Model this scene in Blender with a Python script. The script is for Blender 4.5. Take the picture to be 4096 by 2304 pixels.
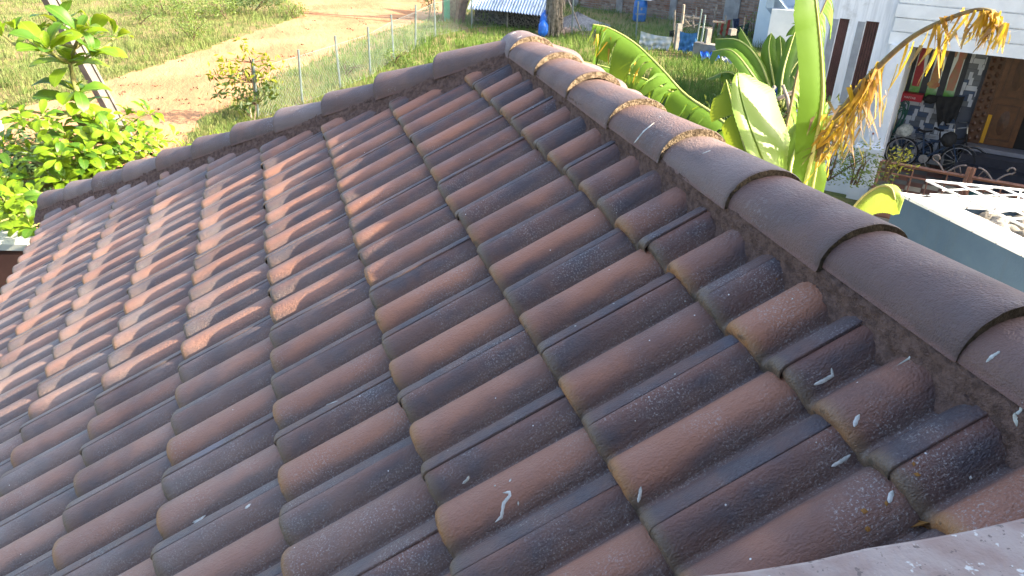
import bpy, bmesh, math, random
import numpy as np
from mathutils import Vector, Matrix, Quaternion

for o in list(bpy.data.objects):
    bpy.data.objects.remove(o, do_unlink=True)
SC = bpy.context.scene
COL = SC.collection
random.seed(7)
RNG = np.random.default_rng(7)
R = math.radians

# ------------------------------------------------------------------ camera, sky, sun, exposure
CAM = Vector((-1.23287, -3.39729, 5.5))
RW = ((0.95415473, -0.29833174, 0.02422635),
      (-0.12391509, -0.46739898, -0.87531894),
      (0.2724588, 0.83218769, -0.48293876))          # rows: right, down, forward
cd = bpy.data.cameras.new('camera'); cam = bpy.data.objects.new('camera', cd); COL.objects.link(cam)
cd.sensor_width = 36; cd.lens = 36 * 2950 / 4096; cd.clip_start = 0.05; cd.clip_end = 1500
rx, rd, rf = (Vector(r) for r in RW)
cam.matrix_world = Matrix((( rx.x, -rd.x, -rf.x, CAM.x), (rx.y, -rd.y, -rf.y, CAM.y), (rx.z, -rd.z, -rf.z, CAM.z), (0, 0, 0, 1)))
SC.camera = cam
SUN_AZ, SUN_EL = R(-27.0), R(30.0)                    # azimuth from +X, towards -Y
sdir = Vector((math.cos(SUN_EL) * math.cos(SUN_AZ), math.cos(SUN_EL) * math.sin(SUN_AZ), math.sin(SUN_EL)))
w = bpy.data.worlds.new('World'); SC.world = w; w.use_nodes = True
nt = w.node_tree; bg = nt.nodes['Background']
sky = nt.nodes.new('ShaderNodeTexSky'); sky.sky_type = 'NISHITA'; sky.sun_disc = False
sky.sun_elevation = SUN_EL; sky.sun_rotation = math.pi / 2 - SUN_AZ
sky.dust_density = 4.0; sky.air_density = 0.8; sky.ozone_density = 0.4
nt.links.new(sky.outputs[0], bg.inputs[0]); bg.inputs[1].default_value = 0.15
sl = bpy.data.lights.new('sun', 'SUN'); sl.energy = 4.5; sl.angle = R(0.6); sl.color = (1.0, 0.85, 0.64)
so = bpy.data.objects.new('sun', sl); COL.objects.link(so)
so.rotation_euler = (-sdir).to_track_quat('-Z', 'Y').to_euler()
vs = SC.view_settings
SC.display_settings.display_device = 'sRGB'
vs.view_transform = 'Standard'; vs.look = 'None'; vs.gamma = 1; vs.use_curve_mapping = False
vs.exposure = 2.2

# ------------------------------------------------------------------ helpers
def ray(x, y):
    "direction through pixel x, y of the 4096 x 2304 photograph"
    return rx * ((x - 2048) / 2950) + rd * ((y - 1152) / 2950) + rf
def at_z(x, y, z=0.0):
    d = ray(x, y); return CAM + d * ((z - CAM.z) / d.z)
def at_r(x, y, r):
    "point on the pixel's ray at horizontal distance r from the camera"
    d = ray(x, y); return CAM + d * (r / math.hypot(d.x, d.y))
def proj(p):
    q = Vector(p) - CAM; f = q.dot(rf)
    if f <= 0.01: return (-9e9, -9e9)
    return (q.dot(rx) / f * 2950 + 2048, q.dot(rd) / f * 2950 + 1152)

class MB:
    "collects faces with material slots"
    def __init__(s): s.v = []; s.f = []; s.m = []; s.mi = 0
    def add(s, vs, fs):
        b = len(s.v); s.v += [tuple(p) for p in vs]
        for f in fs: s.f.append(tuple(b + i for i in f)); s.m.append(s.mi)
    def box(s, c, d, rot=None, taper=1.0):
        c = Vector(c); vs = []
        for sz in (-1, 1):
            k = taper if sz > 0 else 1
            for sx, sy in ((-1, -1), (1, -1), (1, 1), (-1, 1)):
                p = Vector((sx * d[0] / 2 * k, sy * d[1] / 2 * k, sz * d[2] / 2))
                if rot is not None: p = rot @ p
                vs.append(c + p)
        s.add(vs, [(3, 2, 1, 0), (4, 5, 6, 7), (0, 1, 5, 4), (1, 2, 6, 5), (2, 3, 7, 6), (3, 0, 4, 7)])
    def quad(s, a, b, c, d): s.add([a, b, c, d], [(0, 1, 2, 3)])
    def tube(s, pts, rad, n=6, cap=True):
        pts = [Vector(p) for p in pts]
        if not hasattr(rad, '__len__'): rad = [rad] * len(pts)
        vs = []; up = Vector((0.13, 0.21, 0.97))
        for i, p in enumerate(pts):
            t = (pts[min(i + 1, len(pts) - 1)] - pts[max(i - 1, 0)]).normalized()
            a = t.cross(up)
            if a.length < 1e-3: a = t.cross(Vector((1, 0, 0)))
            a.normalize(); b = t.cross(a)
            for k in range(n):
                th = 2 * math.pi * k / n
                vs.append(p + (a * math.cos(th) + b * math.sin(th)) * rad[i])
        fs = []
        for i in range(len(pts) - 1):
            for k in range(n):
                k2 = (k + 1) % n
                fs.append((i * n + k, i * n + k2, (i + 1) * n + k2, (i + 1) * n + k))
        if cap:
            fs.append(tuple(range(n - 1, -1, -1))); fs.append(tuple((len(pts) - 1) * n + k for k in range(n)))
        s.add(vs, fs)
    def grid(s, P):
        "P: rows of points"
        h, wd = len(P), len(P[0])
        s.add([p for r in P for p in r], [(i * wd + j, i * wd + j + 1, (i + 1) * wd + j + 1, (i + 1) * wd + j) for i in range(h - 1) for j in range(wd - 1)])
    def lathe(s, c, prof, n=20):
        c = Vector(c); P = []
        for r, z in prof:
            P.append([c + Vector((r * math.cos(2 * math.pi * k / n), r * math.sin(2 * math.pi * k / n), z)) for k in range(n + 1)])
        s.grid(P)
def mesh(name, mb, mats, smooth=False):
    me = bpy.data.meshes.new(name); me.from_pydata(mb.v, [], mb.f)
    for m in (mats if isinstance(mats, (list, tuple)) else [mats]): me.materials.append(m)
    me.polygons.foreach_set('material_index', mb.m)
    if smooth: me.polygons.foreach_set('use_smooth', [True] * len(me.polygons))
    me.update(); return me
def link(name, data, parent=None, kind=None, label=None):
    o = bpy.data.objects.new(name, data); COL.objects.link(o)
    if parent is not None: o.parent = parent
    if kind: o['kind'] = kind
    if label: o['label'] = label
    return o
def world_of(p):
    m = Matrix.Identity(4)
    while p is not None:
        m = p.matrix_basis @ m; p = p.parent
    return m
def part(name, mb, mats, parent, smooth=False, kind=None, label=None):
    "mesh given in world space, linked as a part of parent"
    inv = world_of(parent).inverted()
    mb.v = [tuple(inv @ Vector(p)) for p in mb.v]
    return link(name, mesh(name, mb, mats, smooth), parent, kind, label)
def tag(o, label, cat, group=None):
    o['label'] = label; o['category'] = cat
    if group: o['group'] = group
    return o
def thing(name, label, cat, loc, group=None, rot=None):
    o = bpy.data.objects.new(name, None); COL.objects.link(o); o.empty_display_size = 0.1
    if rot is not None: o.rotation_euler = rot
    o.location = loc
    return tag(o, label, cat, group)
def solo(name, mb, mats, label, cat, group=None, smooth=False, base=None):
    "a thing that is one mesh, origin at its base"
    b = Vector(base) if base is not None else Vector((sum(p[0] for p in mb.v) / len(mb.v), sum(p[1] for p in mb.v) / len(mb.v), min(p[2] for p in mb.v)))
    mb.v = [tuple(Vector(p) - b) for p in mb.v]
    o = link(name, mesh(name, mb, mats, smooth)); o.location = b
    return tag(o, label, cat, group)
def struct(name, mb, mats, smooth=False, kind='structure'):
    o = link(name, mesh(name, mb, mats, smooth)); o['kind'] = kind; return o

# node materials
class NT:
    def __init__(s, name):
        s.mat = bpy.data.materials.new(name); s.mat.use_nodes = True
        s.t = s.mat.node_tree; s.b = s.t.nodes['Principled BSDF']
    def n(s, typ, **kw):
        nd = s.t.nodes.new(typ)
        for k, v in kw.items(): setattr(nd, k, v)
        return nd
    def put(s, sock, v):
        if hasattr(v, 'is_output') or isinstance(v, bpy.types.NodeSocket): s.t.links.new(v, sock)
        elif isinstance(v, (tuple, list)) and sock.type == 'RGBA' and len(v) == 3: sock.default_value = (*v, 1)
        else: sock.default_value = v
    def obj(s): return s.n('ShaderNodeTexCoord').outputs['Object']
    def pos(s): return s.n('ShaderNodeNewGeometry').outputs['Position']
    def rand(s): return s.n('ShaderNodeObjectInfo').outputs['Random']
    def sep(s, v):
        nd = s.n('ShaderNodeSeparateXYZ'); s.put(nd.inputs[0], v); return nd.outputs
    def comb(s, x, y, z):
        nd = s.n('ShaderNodeCombineXYZ')
        for i, v in enumerate((x, y, z)): s.put(nd.inputs[i], v)
        return nd.outputs[0]
    def vmath(s, op, a, b):
        nd = s.n('ShaderNodeVectorMath', operation=op); s.put(nd.inputs[0], a); s.put(nd.inputs[1], b); return nd.outputs[0]
    def m(s, op, a, b=0.0, c=0.0, clamp=False):
        nd = s.n('ShaderNodeMath', operation=op, use_clamp=clamp)
        s.put(nd.inputs[0], a); s.put(nd.inputs[1], b); s.put(nd.inputs[2], c); return nd.outputs[0]
    def noise(s, scale, vec=None, detail=3.0, rough=0.55, col=False):
        nd = s.n('ShaderNodeTexNoise'); nd.inputs['Scale'].default_value = scale
        nd.inputs['Detail'].default_value = detail; nd.inputs['Roughness'].default_value = rough
        if vec is not None: s.put(nd.inputs['Vector'], vec)
        return nd.outputs['Color' if col else 'Fac']
    def voro(s, scale, vec=None, out='Distance', feature='F1', rnd=1.0):
        nd = s.n('ShaderNodeTexVoronoi', feature=feature); nd.inputs['Scale'].default_value = scale
        nd.inputs['Randomness'].default_value = rnd
        if vec is not None: s.put(nd.inputs['Vector'], vec)
        return nd.outputs[out]
    def map(s, v, a, b, c=0.0, d=1.0):
        nd = s.n('ShaderNodeMapRange'); nd.interpolation_type = 'SMOOTHSTEP'
        s.put(nd.inputs[0], v)
        for i, k in enumerate((a, b, c, d)): s.put(nd.inputs[i + 1], k)
        return nd.outputs[0]
    def mix(s, f, a, b, blend='MIX'):
        nd = s.n('ShaderNodeMix', data_type='RGBA', blend_type=blend)
        s.put(nd.inputs[0], f); s.put(nd.inputs[6], a); s.put(nd.inputs[7], b); return nd.outputs[2]
    def bump(s, h, strength=0.3, dist=0.01, prev=None):
        nd = s.n('ShaderNodeBump'); nd.inputs['Strength'].default_value = strength; nd.inputs['Distance'].default_value = dist
        s.put(nd.inputs['Height'], h)
        if prev is not None: s.put(nd.inputs['Normal'], prev)
        return nd.outputs[0]
    def done(s, col=None, rough=0.8, normal=None, spec=0.3, metal=0.0):
        if col is not None: s.put(s.b.inputs['Base Color'], col)
        s.put(s.b.inputs['Roughness'], rough); s.b.inputs['Specular IOR Level'].default_value = spec
        s.b.inputs['Metallic'].default_value = metal
        if normal is not None: s.put(s.b.inputs['Normal'], normal)
        return s.mat
def simple(name, a, b=None, scale=8.0, rough=0.8, bump=0.15, bscale=60.0, spec=0.3, metal=0.0, bdist=0.01):
    "two-tone weathered surface in world position"
    t = NT(name); P = t.pos()
    b = b if b is not None else tuple(k * 0.75 for k in a)
    f = t.map(t.noise(scale, P, 5), 0.35, 0.68)
    nrm = t.bump(t.noise(bscale, P, 3), bump, bdist) if bump else None
    return t.done(t.mix(f, a, b), rough, nrm, spec, metal)
def leafmat(name, a, b, trans=0.5, scale=5.0, rough=0.45, vein=None, spread=0.5):
    "thin leaf: reflects and lets light through"
    t = NT(name); P = t.pos(); r = t.rand()
    f = t.map(t.m('ADD', t.noise(scale, P, 2), t.m('MULTIPLY', t.m('SUBTRACT', r, 0.5), spread)), 0.3, 0.7)
    c = t.mix(f, a, b)
    if vein is not None:
        ox = t.sep(t.obj())
        c = t.mix(t.map(t.m('ABSOLUTE', ox[0]), 0.004, 0.009, 0.55, 0.0), c, vein)
    t.done(c, rough, None, 0.35)
    tr = t.n('ShaderNodeBsdfTranslucent'); t.put(tr.inputs[0], t.mix(0.5, c, (0.42, 0.46, 0.02), 'MIX'))
    mx = t.n('ShaderNodeMixShader'); mx.inputs[0].default_value = trans
    t.t.links.new(t.b.outputs[0], mx.inputs[1]); t.t.links.new(tr.outputs[0], mx.inputs[2])
    t.t.links.new(mx.outputs[0], t.t.nodes['Material Output'].inputs[0])
    return t.mat
# ------------------------------------------------------------------ the tiled roof
TH = R(29.0); W = 0.30; G = 0.39054; OZ = 4.84105
cT, sT = math.cos(TH), math.sin(TH)
ROOF_M = Matrix(((0, cT, -sT, 0), (-1, 0, 0, 0), (0, sT, cT, OZ), (0, 0, 0, 1)))   # local x along ridge towards camera, y upslope, z normal
AX = -0.052                                            # ridge axis in plan
HA = Vector((-0.052, 0.09)); HD = Vector((-0.72, 0.694)).normalized(); HN = Vector((0.694, 0.72)).normalized()
def surf(u, v):
    "height of the tile skin over the nose plane at column u, course v"
    vf = v - math.floor(v); k = int(math.ceil(v - 1e-6)); x = u if k % 2 else u - 0.5
    d = 0
    for c in (-1, -0.5, 0, 0.5, 1):
        dx = abs((x - round(x)) - c) * W
        if dx < 0.06: d = max(d, 0.043 * (1 - (dx / 0.06) ** 2.1) ** 0.75)
    return d - 0.037 - (0.025 * ((k - v)))
def on_roof(u, v, n=0.0):
    return ROOF_M @ Vector((u * W, -v * G, n))
def roof_hit(x, y):
    d = ray(x, y); inv = ROOF_M.inverted(); o = inv @ CAM; dd = inv.to_3x3() @ d; n = 0.0
    for _ in range(6):
        s = (n - o.z) / dd.z; q = o + dd * s; u, v = q.x / W, -q.y / G; n = 0.6 * surf(u, v) + 0.4 * n
    return u, v

def tile_material():
    t = NT('glazed_concrete_tile'); o = t.obj(); P = t.pos(); r = t.rand()
    ro = t.vmath('ADD', o, t.comb(t.m('MULTIPLY', r, 37.0), t.m('MULTIPLY', r, 91.0), t.m('MULTIPLY', r, 17.0)))
    x, y, z = t.sep(o)[:3]
    n1 = t.noise(7, t.vmath('MULTIPLY', ro, (1.6, 0.7, 1.6)), 3)
    dx = t.m('ABSOLUTE', t.m('ADD', t.m('ADD', x, 0.157), t.m('MULTIPLY', t.m('SUBTRACT', n1, 0.5), 0.07)))
    om = t.map(dx, 0.034, 0.080, 1.0, 0.0)
    r2 = t.m('FRACT', t.m('MULTIPLY', r, 7.31)); r3 = t.m('FRACT', t.m('MULTIPLY', r, 23.7))
    cut = t.map(t.m('ADD', t.noise(4, ro, 2), t.m('MULTIPLY', t.m('SUBTRACT', r2, 0.5), 0.32)), 0.30, 0.52, 0.45, 1.0)
    om = t.m('MULTIPLY', om, cut)
    orange = t.mix(r3, (0.345, 0.155, 0.092), (0.265, 0.122, 0.080))
    dark = t.mix(t.map(t.noise(9, ro, 3), 0.35, 0.65), (0.066, 0.054, 0.062), (0.118, 0.068, 0.058))
    # reddish side on the near flank of the dark roll
    red = t.m('MULTIPLY', t.map(x, -0.255, -0.29, 0.0, 1.0), t.map(t.m('ADD', t.noise(5, ro, 2), t.m('MULTIPLY', r3, 0.3)), 0.5, 0.75))
    c = t.mix(om, dark, orange)
    c = t.mix(t.m('MULTIPLY', red, 0.7), c, (0.20, 0.085, 0.055))
    blue = t.m('MULTIPLY', t.map(t.noise(3.3, t.vmath('ADD', ro, (5.0, 1.0, 2.0)), 2), 0.62, 0.76), t.map(x, -0.1, -0.02, 0.0, 0.6))
    c = t.mix(blue, c, (0.13, 0.145, 0.20))
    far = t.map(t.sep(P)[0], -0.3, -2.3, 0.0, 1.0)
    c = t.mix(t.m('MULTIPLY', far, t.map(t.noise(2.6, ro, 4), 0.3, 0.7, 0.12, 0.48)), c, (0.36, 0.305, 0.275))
    # dust in the pans and lichen speckle, more of it at the near right end
    near = t.map(t.sep(P)[1], 0.5, -2.6, 0.0, 1.0)
    pan = t.map(z, -0.026, -0.044, 0.0, 1.0)
    sp = t.map(t.noise(210, ro, 4, 0.75), 0.52, 0.66)
    big = t.map(t.noise(5, t.vmath('ADD', ro, (9.0, 3.0, 1.0)), 4), 0.46, 0.66)
    c = t.mix(t.m('MULTIPLY', pan, 0.5), c, (0.16, 0.11, 0.095))
    c = t.mix(t.m('MULTIPLY', t.m('MULTIPLY', sp, t.m('MAXIMUM', big, t.m('MULTIPLY', pan, 0.7))), t.m('ADD', 0.26, t.m('MULTIPLY', near, 0.5))), c, (0.42, 0.41, 0.40))
    vd = t.voro(34, ro); vr = t.sep(t.voro(34, ro, 'Color'))[0]
    dots = t.m('MULTIPLY', t.map(vd, 0.075, 0.045, 0.0, 1.0), t.m('GREATER_THAN', vr, t.m('SUBTRACT', 0.965, t.m('MULTIPLY', near, 0.08))))
    c = t.mix(dots, c, (0.72, 0.74, 0.72))
    # raw ochre nose edge
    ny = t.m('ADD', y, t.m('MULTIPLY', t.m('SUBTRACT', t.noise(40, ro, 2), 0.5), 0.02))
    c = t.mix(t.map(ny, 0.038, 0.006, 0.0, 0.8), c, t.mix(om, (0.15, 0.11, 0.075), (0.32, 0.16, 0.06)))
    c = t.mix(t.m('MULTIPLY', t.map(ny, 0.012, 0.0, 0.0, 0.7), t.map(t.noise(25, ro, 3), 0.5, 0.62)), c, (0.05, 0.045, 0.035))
    sv = t.vmath('MULTIPLY', ro, (1.0, 0.6, 1.0))
    h = t.m('ADD', t.noise(240, sv, 2, 0.6), t.m('MULTIPLY', t.noise(90, sv, 2), 0.8))
    nb = t.bump(h, 0.8, 0.0042)
    return t.done(c, t.map(t.noise(14, ro, 3), 0.3, 0.7, 0.42, 0.6), nb, 0.5)
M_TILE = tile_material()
def cap_material():
    t = NT('ridge_cap_concrete'); o = t.obj(); P = t.pos(); r = t.rand()
    ro = t.vmath('ADD', o, t.comb(t.m('MULTIPLY', r, 37.0), t.m('MULTIPLY', r, 91.0), 0.0))
    x, y, z = t.sep(o)[:3]
    a = t.mix(t.map(t.noise(6, ro, 3), 0.35, 0.65), (0.175, 0.105, 0.088), (0.128, 0.090, 0.086))
    a = t.mix(t.m('MULTIPLY', t.map(r, 0.3, 1.0), 0.75), a, (0.215, 0.165, 0.155))
    a = t.mix(t.map(t.noise(3, t.vmath('MULTIPLY', ro, (2.5, .6, 2.5)), 4, .6), 0.52, 0.7, 0.0, 0.55), a, (0.085, 0.068, 0.07))
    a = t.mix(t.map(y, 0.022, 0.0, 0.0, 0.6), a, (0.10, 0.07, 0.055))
    a = t.mix(t.map(t.m('FRACT', t.m('MULTIPLY', r, 13.0)), 0.5, 1.0, 0.0, 0.6), a, (0.115, 0.078, 0.075))
    gl = t.map(t.noise(4, t.vmath('ADD', ro, (3.0, 8.0, 0.0)), 4), 0.5, 0.72)
    sp = t.map(t.noise(95, ro, 4, 0.7), 0.54, 0.66)
    a = t.mix(t.m('MULTIPLY', t.m('MULTIPLY', sp, gl), 0.6), a, (0.40, 0.40, 0.40))
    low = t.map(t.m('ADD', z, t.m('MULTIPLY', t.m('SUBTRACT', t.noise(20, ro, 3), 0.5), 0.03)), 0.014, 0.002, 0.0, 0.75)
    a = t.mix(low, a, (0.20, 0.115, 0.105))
    vd = t.voro(22, ro); vr = t.sep(t.voro(22, ro, 'Color'))[0]
    a = t.mix(t.m('MULTIPLY', t.map(vd, 0.085, 0.06, 0.0, 1.0), t.m('GREATER_THAN', vr, 0.94)), a, (0.66, 0.68, 0.68))
    h = t.m('ADD', t.noise(260, t.vmath('MULTIPLY', ro, (0.7, 1.0, 1.0)), 2, 0.6), t.m('MULTIPLY', t.noise(90, ro, 2), 0.8))
    return t.done(a, t.map(t.noise(9, ro, 3), 0.3, 0.7, 0.45, 0.65), t.bump(h, 0.85, 0.0048), 0.45)
M_CAP = cap_material()
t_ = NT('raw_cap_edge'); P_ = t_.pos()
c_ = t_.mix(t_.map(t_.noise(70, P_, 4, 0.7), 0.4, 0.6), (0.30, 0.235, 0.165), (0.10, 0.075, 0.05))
M_RING = t_.done(t_.mix(t_.map(t_.sep(P_)[1], -1.2, -2.1, 0.0, 0.8), c_, (0.055, 0.048, 0.034)), 0.95, t_.bump(t_.noise(160, P_, 3), 0.8, 0.008), 0.1)  # rims towards the camera go darker: shade put into the colour
t_ = NT('dark_mortar'); P_ = t_.pos()
M_MORTAR = t_.done(t_.mix(t_.map(t_.noise(45, P_, 5, 0.7), 0.35, 0.65), (0.22, 0.145, 0.122), (0.12, 0.08, 0.068)), 0.97, t_.bump(t_.m('ADD', t_.noise(190, P_, 3, 0.7), t_.noise(60, P_, 2)), 0.9, 0.012), 0.1)
M_DECK = simple('roof_deck_board', (0.10, 0.07, 0.05), (0.06, 0.045, 0.035), 5, 0.9)

roof = thing('tiled_roof_house', 'house roof of brown double-roll concrete tiles with half-round ridge and hip caps', 'house', (0, 0, 0))
roof.matrix_basis = ROOF_M.copy()

# one double-roll tile: crests at x = 0 (joint roll) and x = -0.15, pans between
def tile_profile():
    xs = [-0.318, -0.311, -0.3045, -0.2985]
    xs += [-0.292, -0.282, -0.272, -0.262, -0.253, -0.2465, -0.242, -0.2375, -0.234, -0.231, -0.226]
    xs += [-0.15 + k for k in (-0.066, -0.0625, -0.058, -0.0535, -0.047, -0.038, -0.027, -0.014, 0, 0.014, 0.027, 0.038, 0.047, 0.0535, 0.058, 0.0625, 0.066)]
    xs += [-0.081, -0.0735, -0.069, -0.066, -0.0625, -0.058, -0.0535, -0.047, -0.038, -0.030, -0.022, -0.012, -0.004, 0.001, 0.003, 0.0045]
    out = []
    for x in sorted(set(round(k, 5) for k in xs)):
        z = -0.043
        for c in (-0.30, -0.15, 0.0):
            d = abs(x - c)
            if d < 0.0685: z = max(z, -0.043 + 0.049 * (1 - (d / 0.0685) ** 2.2) ** 0.8)
        if x < -0.2965: z -= 0.0045
        if x > -0.058: z += 0.0008 * min(1, (x + 0.058) / 0.03)
        if x > 0.0035: z -= 0.0010
        out.append((x, z))
    out.append((0.0048, out[-1][1] - 0.008))
    return out
PROF = tile_profile()
YS = [(0.0, -0.042), (0.0, -0.017), (0.002, -0.0105), (0.006, -0.0055), (0.012, -0.002), (0.02, 0.0), (0.05, 0.0), (0.13, 0.0), (0.22, 0.0), (0.32, 0.0), (0.455, 0.0)]
def tile_mesh(seed):
    rg = random.Random(seed); mb = MB(); rows = []
    for y, dz in YS:
        rows.append([Vector((x + (rg.uniform(-.0006, .0006)), y + (rg.uniform(-.0015, .0015) if y < 0.003 else 0), z + dz - 0.030 * y / G)) for x, z in PROF])
    mb.grid(rows); return mesh('roof_tile', mb, M_TILE, True)
TILES = [tile_mesh(k) for k in range(4)]
def cut_tile(me, mw, planes):
    bm = bmesh.new(); bm.from_mesh(me)
    inv = mw.inverted()
    for co, no in planes:                              # keep the side the normal points away from
        lc = inv @ co; ln = (inv.to_3x3() @ no).normalized()
        bmesh.ops.bisect_plane(bm, geom=bm.verts[:] + bm.edges[:] + bm.faces[:], plane_co=lc, plane_no=ln, clear_outer=True)
    if not bm.faces: bm.free(); return None
    m2 = bpy.data.meshes.new('roof_tile'); bm.to_mesh(m2); bm.free(); m2.materials.append(M_TILE)
    m2.polygons.foreach_set('use_smooth', [True] * len(m2.polygons)); return m2
count = 0
HIPCO = Vector((HA.x, HA.y, 0)) - Vector((HN.x, HN.y, 0)) * 0.05
for v in range(1, 10):
    off = 0.0 if v % 2 else 0.5
    for k in range(-12, 14):
        u = k + off
        c = [on_roof(u - a, v - b) for a in (0, 1.05) for b in (0, 1.15)]
        px = [proj(p) for p in c]
        if all(p[0] < -420 or p[0] > 4500 or p[1] > 2700 for p in px): continue
        q = [(Vector((p.x, p.y)) - HA).dot(HN) for p in c]
        if min(q) > -0.05: continue
        if u > 10.4: continue
        loc = Vector((u * W + random.uniform(-.0015, .0015), -v * G + random.uniform(-.006, .006), random.uniform(-.002, .002)))
        rot = Matrix.Rotation(random.gauss(0, .006), 4, 'Z') @ Matrix.Rotation(random.gauss(0, .005), 4, 'Y') @ Matrix.Rotation(random.gauss(0, .002), 4, 'X')
        mb_ = Matrix.Translation(loc) @ rot
        me = TILES[random.randrange(4)]
        planes = []
        if max(q) > -0.05: planes.append((HIPCO, Vector((HN.x, HN.y, 0))))
        if v == 1: planes.append((Vector((AX - 0.06, 0, 0)), Vector((1, 0, 0))))
        if planes:
            me = cut_tile(me, ROOF_M @ mb_, planes)
            if me is None: continue
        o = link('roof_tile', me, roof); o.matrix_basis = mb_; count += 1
print('tiles', count)

# deck under the tiles, the far slope and the hip end
def plane_z(x): return OZ + math.tan(TH) * x           # main slope
mb = MB()
e = 3.06
ex, ey = -9 * G * cT, 0
hip_eave = HA + HD * ((ex - HA.x) / HD.x)
def dk(x, y, d=-0.10): return Vector((x, y, plane_z(x) + d))
mb.add([dk(AX, -3.0), dk(AX, HA.y), dk(ex + .05, hip_eave.y), dk(ex + .05, -3.0)], [(0, 1, 2, 3)])
part('roof_deck', mb, M_DECK, roof)
def corr(P0, along, down, n_u, length, zlift):
    "sheet with the rolls of the tiles for the slopes out of sight"
    mb = MB(); rows = []
    for j in range(int(length / G) * 2 + 1):
        s = (j // 2) * G + (0.0 if j % 2 == 0 else G - 0.01)
        row = []
        for i in range(n_u * 8 + 1):
            a = i / 8 * 0.15; d = abs((i % 8) / 8 - 0.5) * 0.15
            h = -0.037 + (0.043 * (1 - (d / 0.06) ** 2.1) ** 0.75 if d < 0.06 else 0)
            row.append(P0 + along * a + down * s + Vector((0, 0, (h - (0.025 if j % 2 == 0 else 0)) / cT + zlift)))
        rows.append(row)
    mb.grid(rows); return mb
M_TILE2 = simple('far_slope_tile', (0.16, 0.085, 0.062), (0.08, 0.06, 0.06), 4, 0.55, 0.4, 150)
far = corr(Vector((-2 * (-AX) * 0 + AX, -3.0, plane_z(AX) - 0.01)), Vector((0, 1, 0)), Vector((cT, 0, -sT)), 42, 3.55, 0.0)
fme = mesh('far_slope', far, M_DECK); bm = bmesh.new(); bm.from_mesh(fme)
bmesh.ops.bisect_plane(bm, geom=bm.verts[:] + bm.edges[:] + bm.faces[:], plane_co=(AX, HA.y, 0), plane_no=(-HN.x, HN.y, 0), clear_outer=True)
bm.verts.ensure_lookup_table(); bm.verts.index_update(); far = MB(); far.add([v.co.copy() for v in bm.verts], [tuple(v.index for v in f.verts) for f in bm.faces]); bm.free(); bpy.data.meshes.remove(fme)
part('far_slope', far, M_TILE2, roof, True)
# hip end: triangle falling away to +Y
mb = MB(); rows = []
ze = plane_z(hip_eave.x)
for j in range(9):
    f = j / 8; y = HA.y + (hip_eave.y - HA.y) * f; hw = (hip_eave.y - HA.y) * f * abs(HD.x / HD.y)
    rows.append([Vector((AX + hw * (i / 12 - 1), y, plane_z(AX) + (ze - plane_z(AX)) * f - 0.02)) for i in range(25)])
mb.grid(rows); part('hip_end_slope', mb, M_TILE2, roof, True)

# half-round caps
def cap_mesh(a, b, L, thick=0.026, seed=0, tail=0.66, side=0.90):
    rg = random.Random(seed); mb = MB(); n = 22
    def ring(a, b, y, dz=0.0, jit=0.0):
        out = []
        for k in range(n + 1):
            th = math.pi * k / n; cx, sx = math.cos(th), math.sin(th)
            j = 1 + rg.uniform(-jit, jit)
            z = b * (abs(sx) ** 0.92) * j + dz
            out.append(Vector((-a * cx * j, y + rg.uniform(-jit, jit) * 0.08, z)))
        return out
    rows = [ring(a * .985, b * .985, 0.0, 0, 0.011), ring(a * .997, b * .997, 0.004, 0, .003)]
    for f in (0.03, 0.1, 0.25, 0.45, 0.7, 1.0):
        kb = 1 - (1 - tail) * f; ka = 1 - (1 - side) * f; rows.append(ring(a * ka, b * kb, L * f))
    mb.grid(rows)
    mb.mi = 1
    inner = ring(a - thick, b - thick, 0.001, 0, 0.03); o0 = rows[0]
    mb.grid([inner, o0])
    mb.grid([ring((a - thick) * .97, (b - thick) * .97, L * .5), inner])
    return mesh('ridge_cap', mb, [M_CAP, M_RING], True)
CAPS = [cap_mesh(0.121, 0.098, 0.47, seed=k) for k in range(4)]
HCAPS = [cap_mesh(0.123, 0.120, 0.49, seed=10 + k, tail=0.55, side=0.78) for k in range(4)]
def put_cap(me, nose, axis, name='ridge_cap', roll=0.0):
    "nose: world point on the axis at the base height; axis: unit vector from nose to tail"
    y = axis.normalized(); x = y.cross(Vector((0, 0, 1))).normalized(); z = x.cross(y)
    m = Matrix(((x.x, y.x, z.x, nose.x), (x.y, y.y, z.y, nose.y), (x.z, y.z, z.z, nose.z), (0, 0, 0, 1)))
    o = link(name, me, roof); o.matrix_basis = ROOF_M.inverted() @ m @ Matrix.Rotation(roll, 4, 'Y'); return o
RIDGE_U = [0.0, 1.25, 2.49, 3.81, 5.06, 6.30, 7.53, 8.75, 9.98]
LIFT = [0, 0, 0, 0, 0.002, 0.007, 0.013, 0.020, 0.022]
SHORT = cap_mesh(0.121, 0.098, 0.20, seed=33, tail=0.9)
for i, u in enumerate(RIDGE_U):
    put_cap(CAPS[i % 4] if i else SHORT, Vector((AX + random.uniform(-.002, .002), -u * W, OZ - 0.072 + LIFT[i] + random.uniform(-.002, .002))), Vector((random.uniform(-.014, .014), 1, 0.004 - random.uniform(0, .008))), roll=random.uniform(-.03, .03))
hs = math.tan(TH) * abs(HD.x)
for k in range(11):
    s = 0.45 + 0.3735 * k
    p = HA + HD * s
    put_cap(HCAPS[k % 4], Vector((p.x + random.uniform(-.003, .003), p.y, OZ + math.tan(TH) * AX - 0.025 - hs * s + random.uniform(-.003, .003))), Vector((-HD.x + random.uniform(-.015, .015), -HD.y, hs + 0.004 - random.uniform(0, .012))), roll=random.uniform(-.05, .05))
for k in range(5):
    s = 0.45 + 0.3735 * k
    put_cap(HCAPS[k % 4], Vector((AX - HD.x * s, HA.y + HD.y * s, OZ + math.tan(TH) * AX - 0.03 - hs * s)), Vector((HD.x, -HD.y, hs)))

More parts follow.
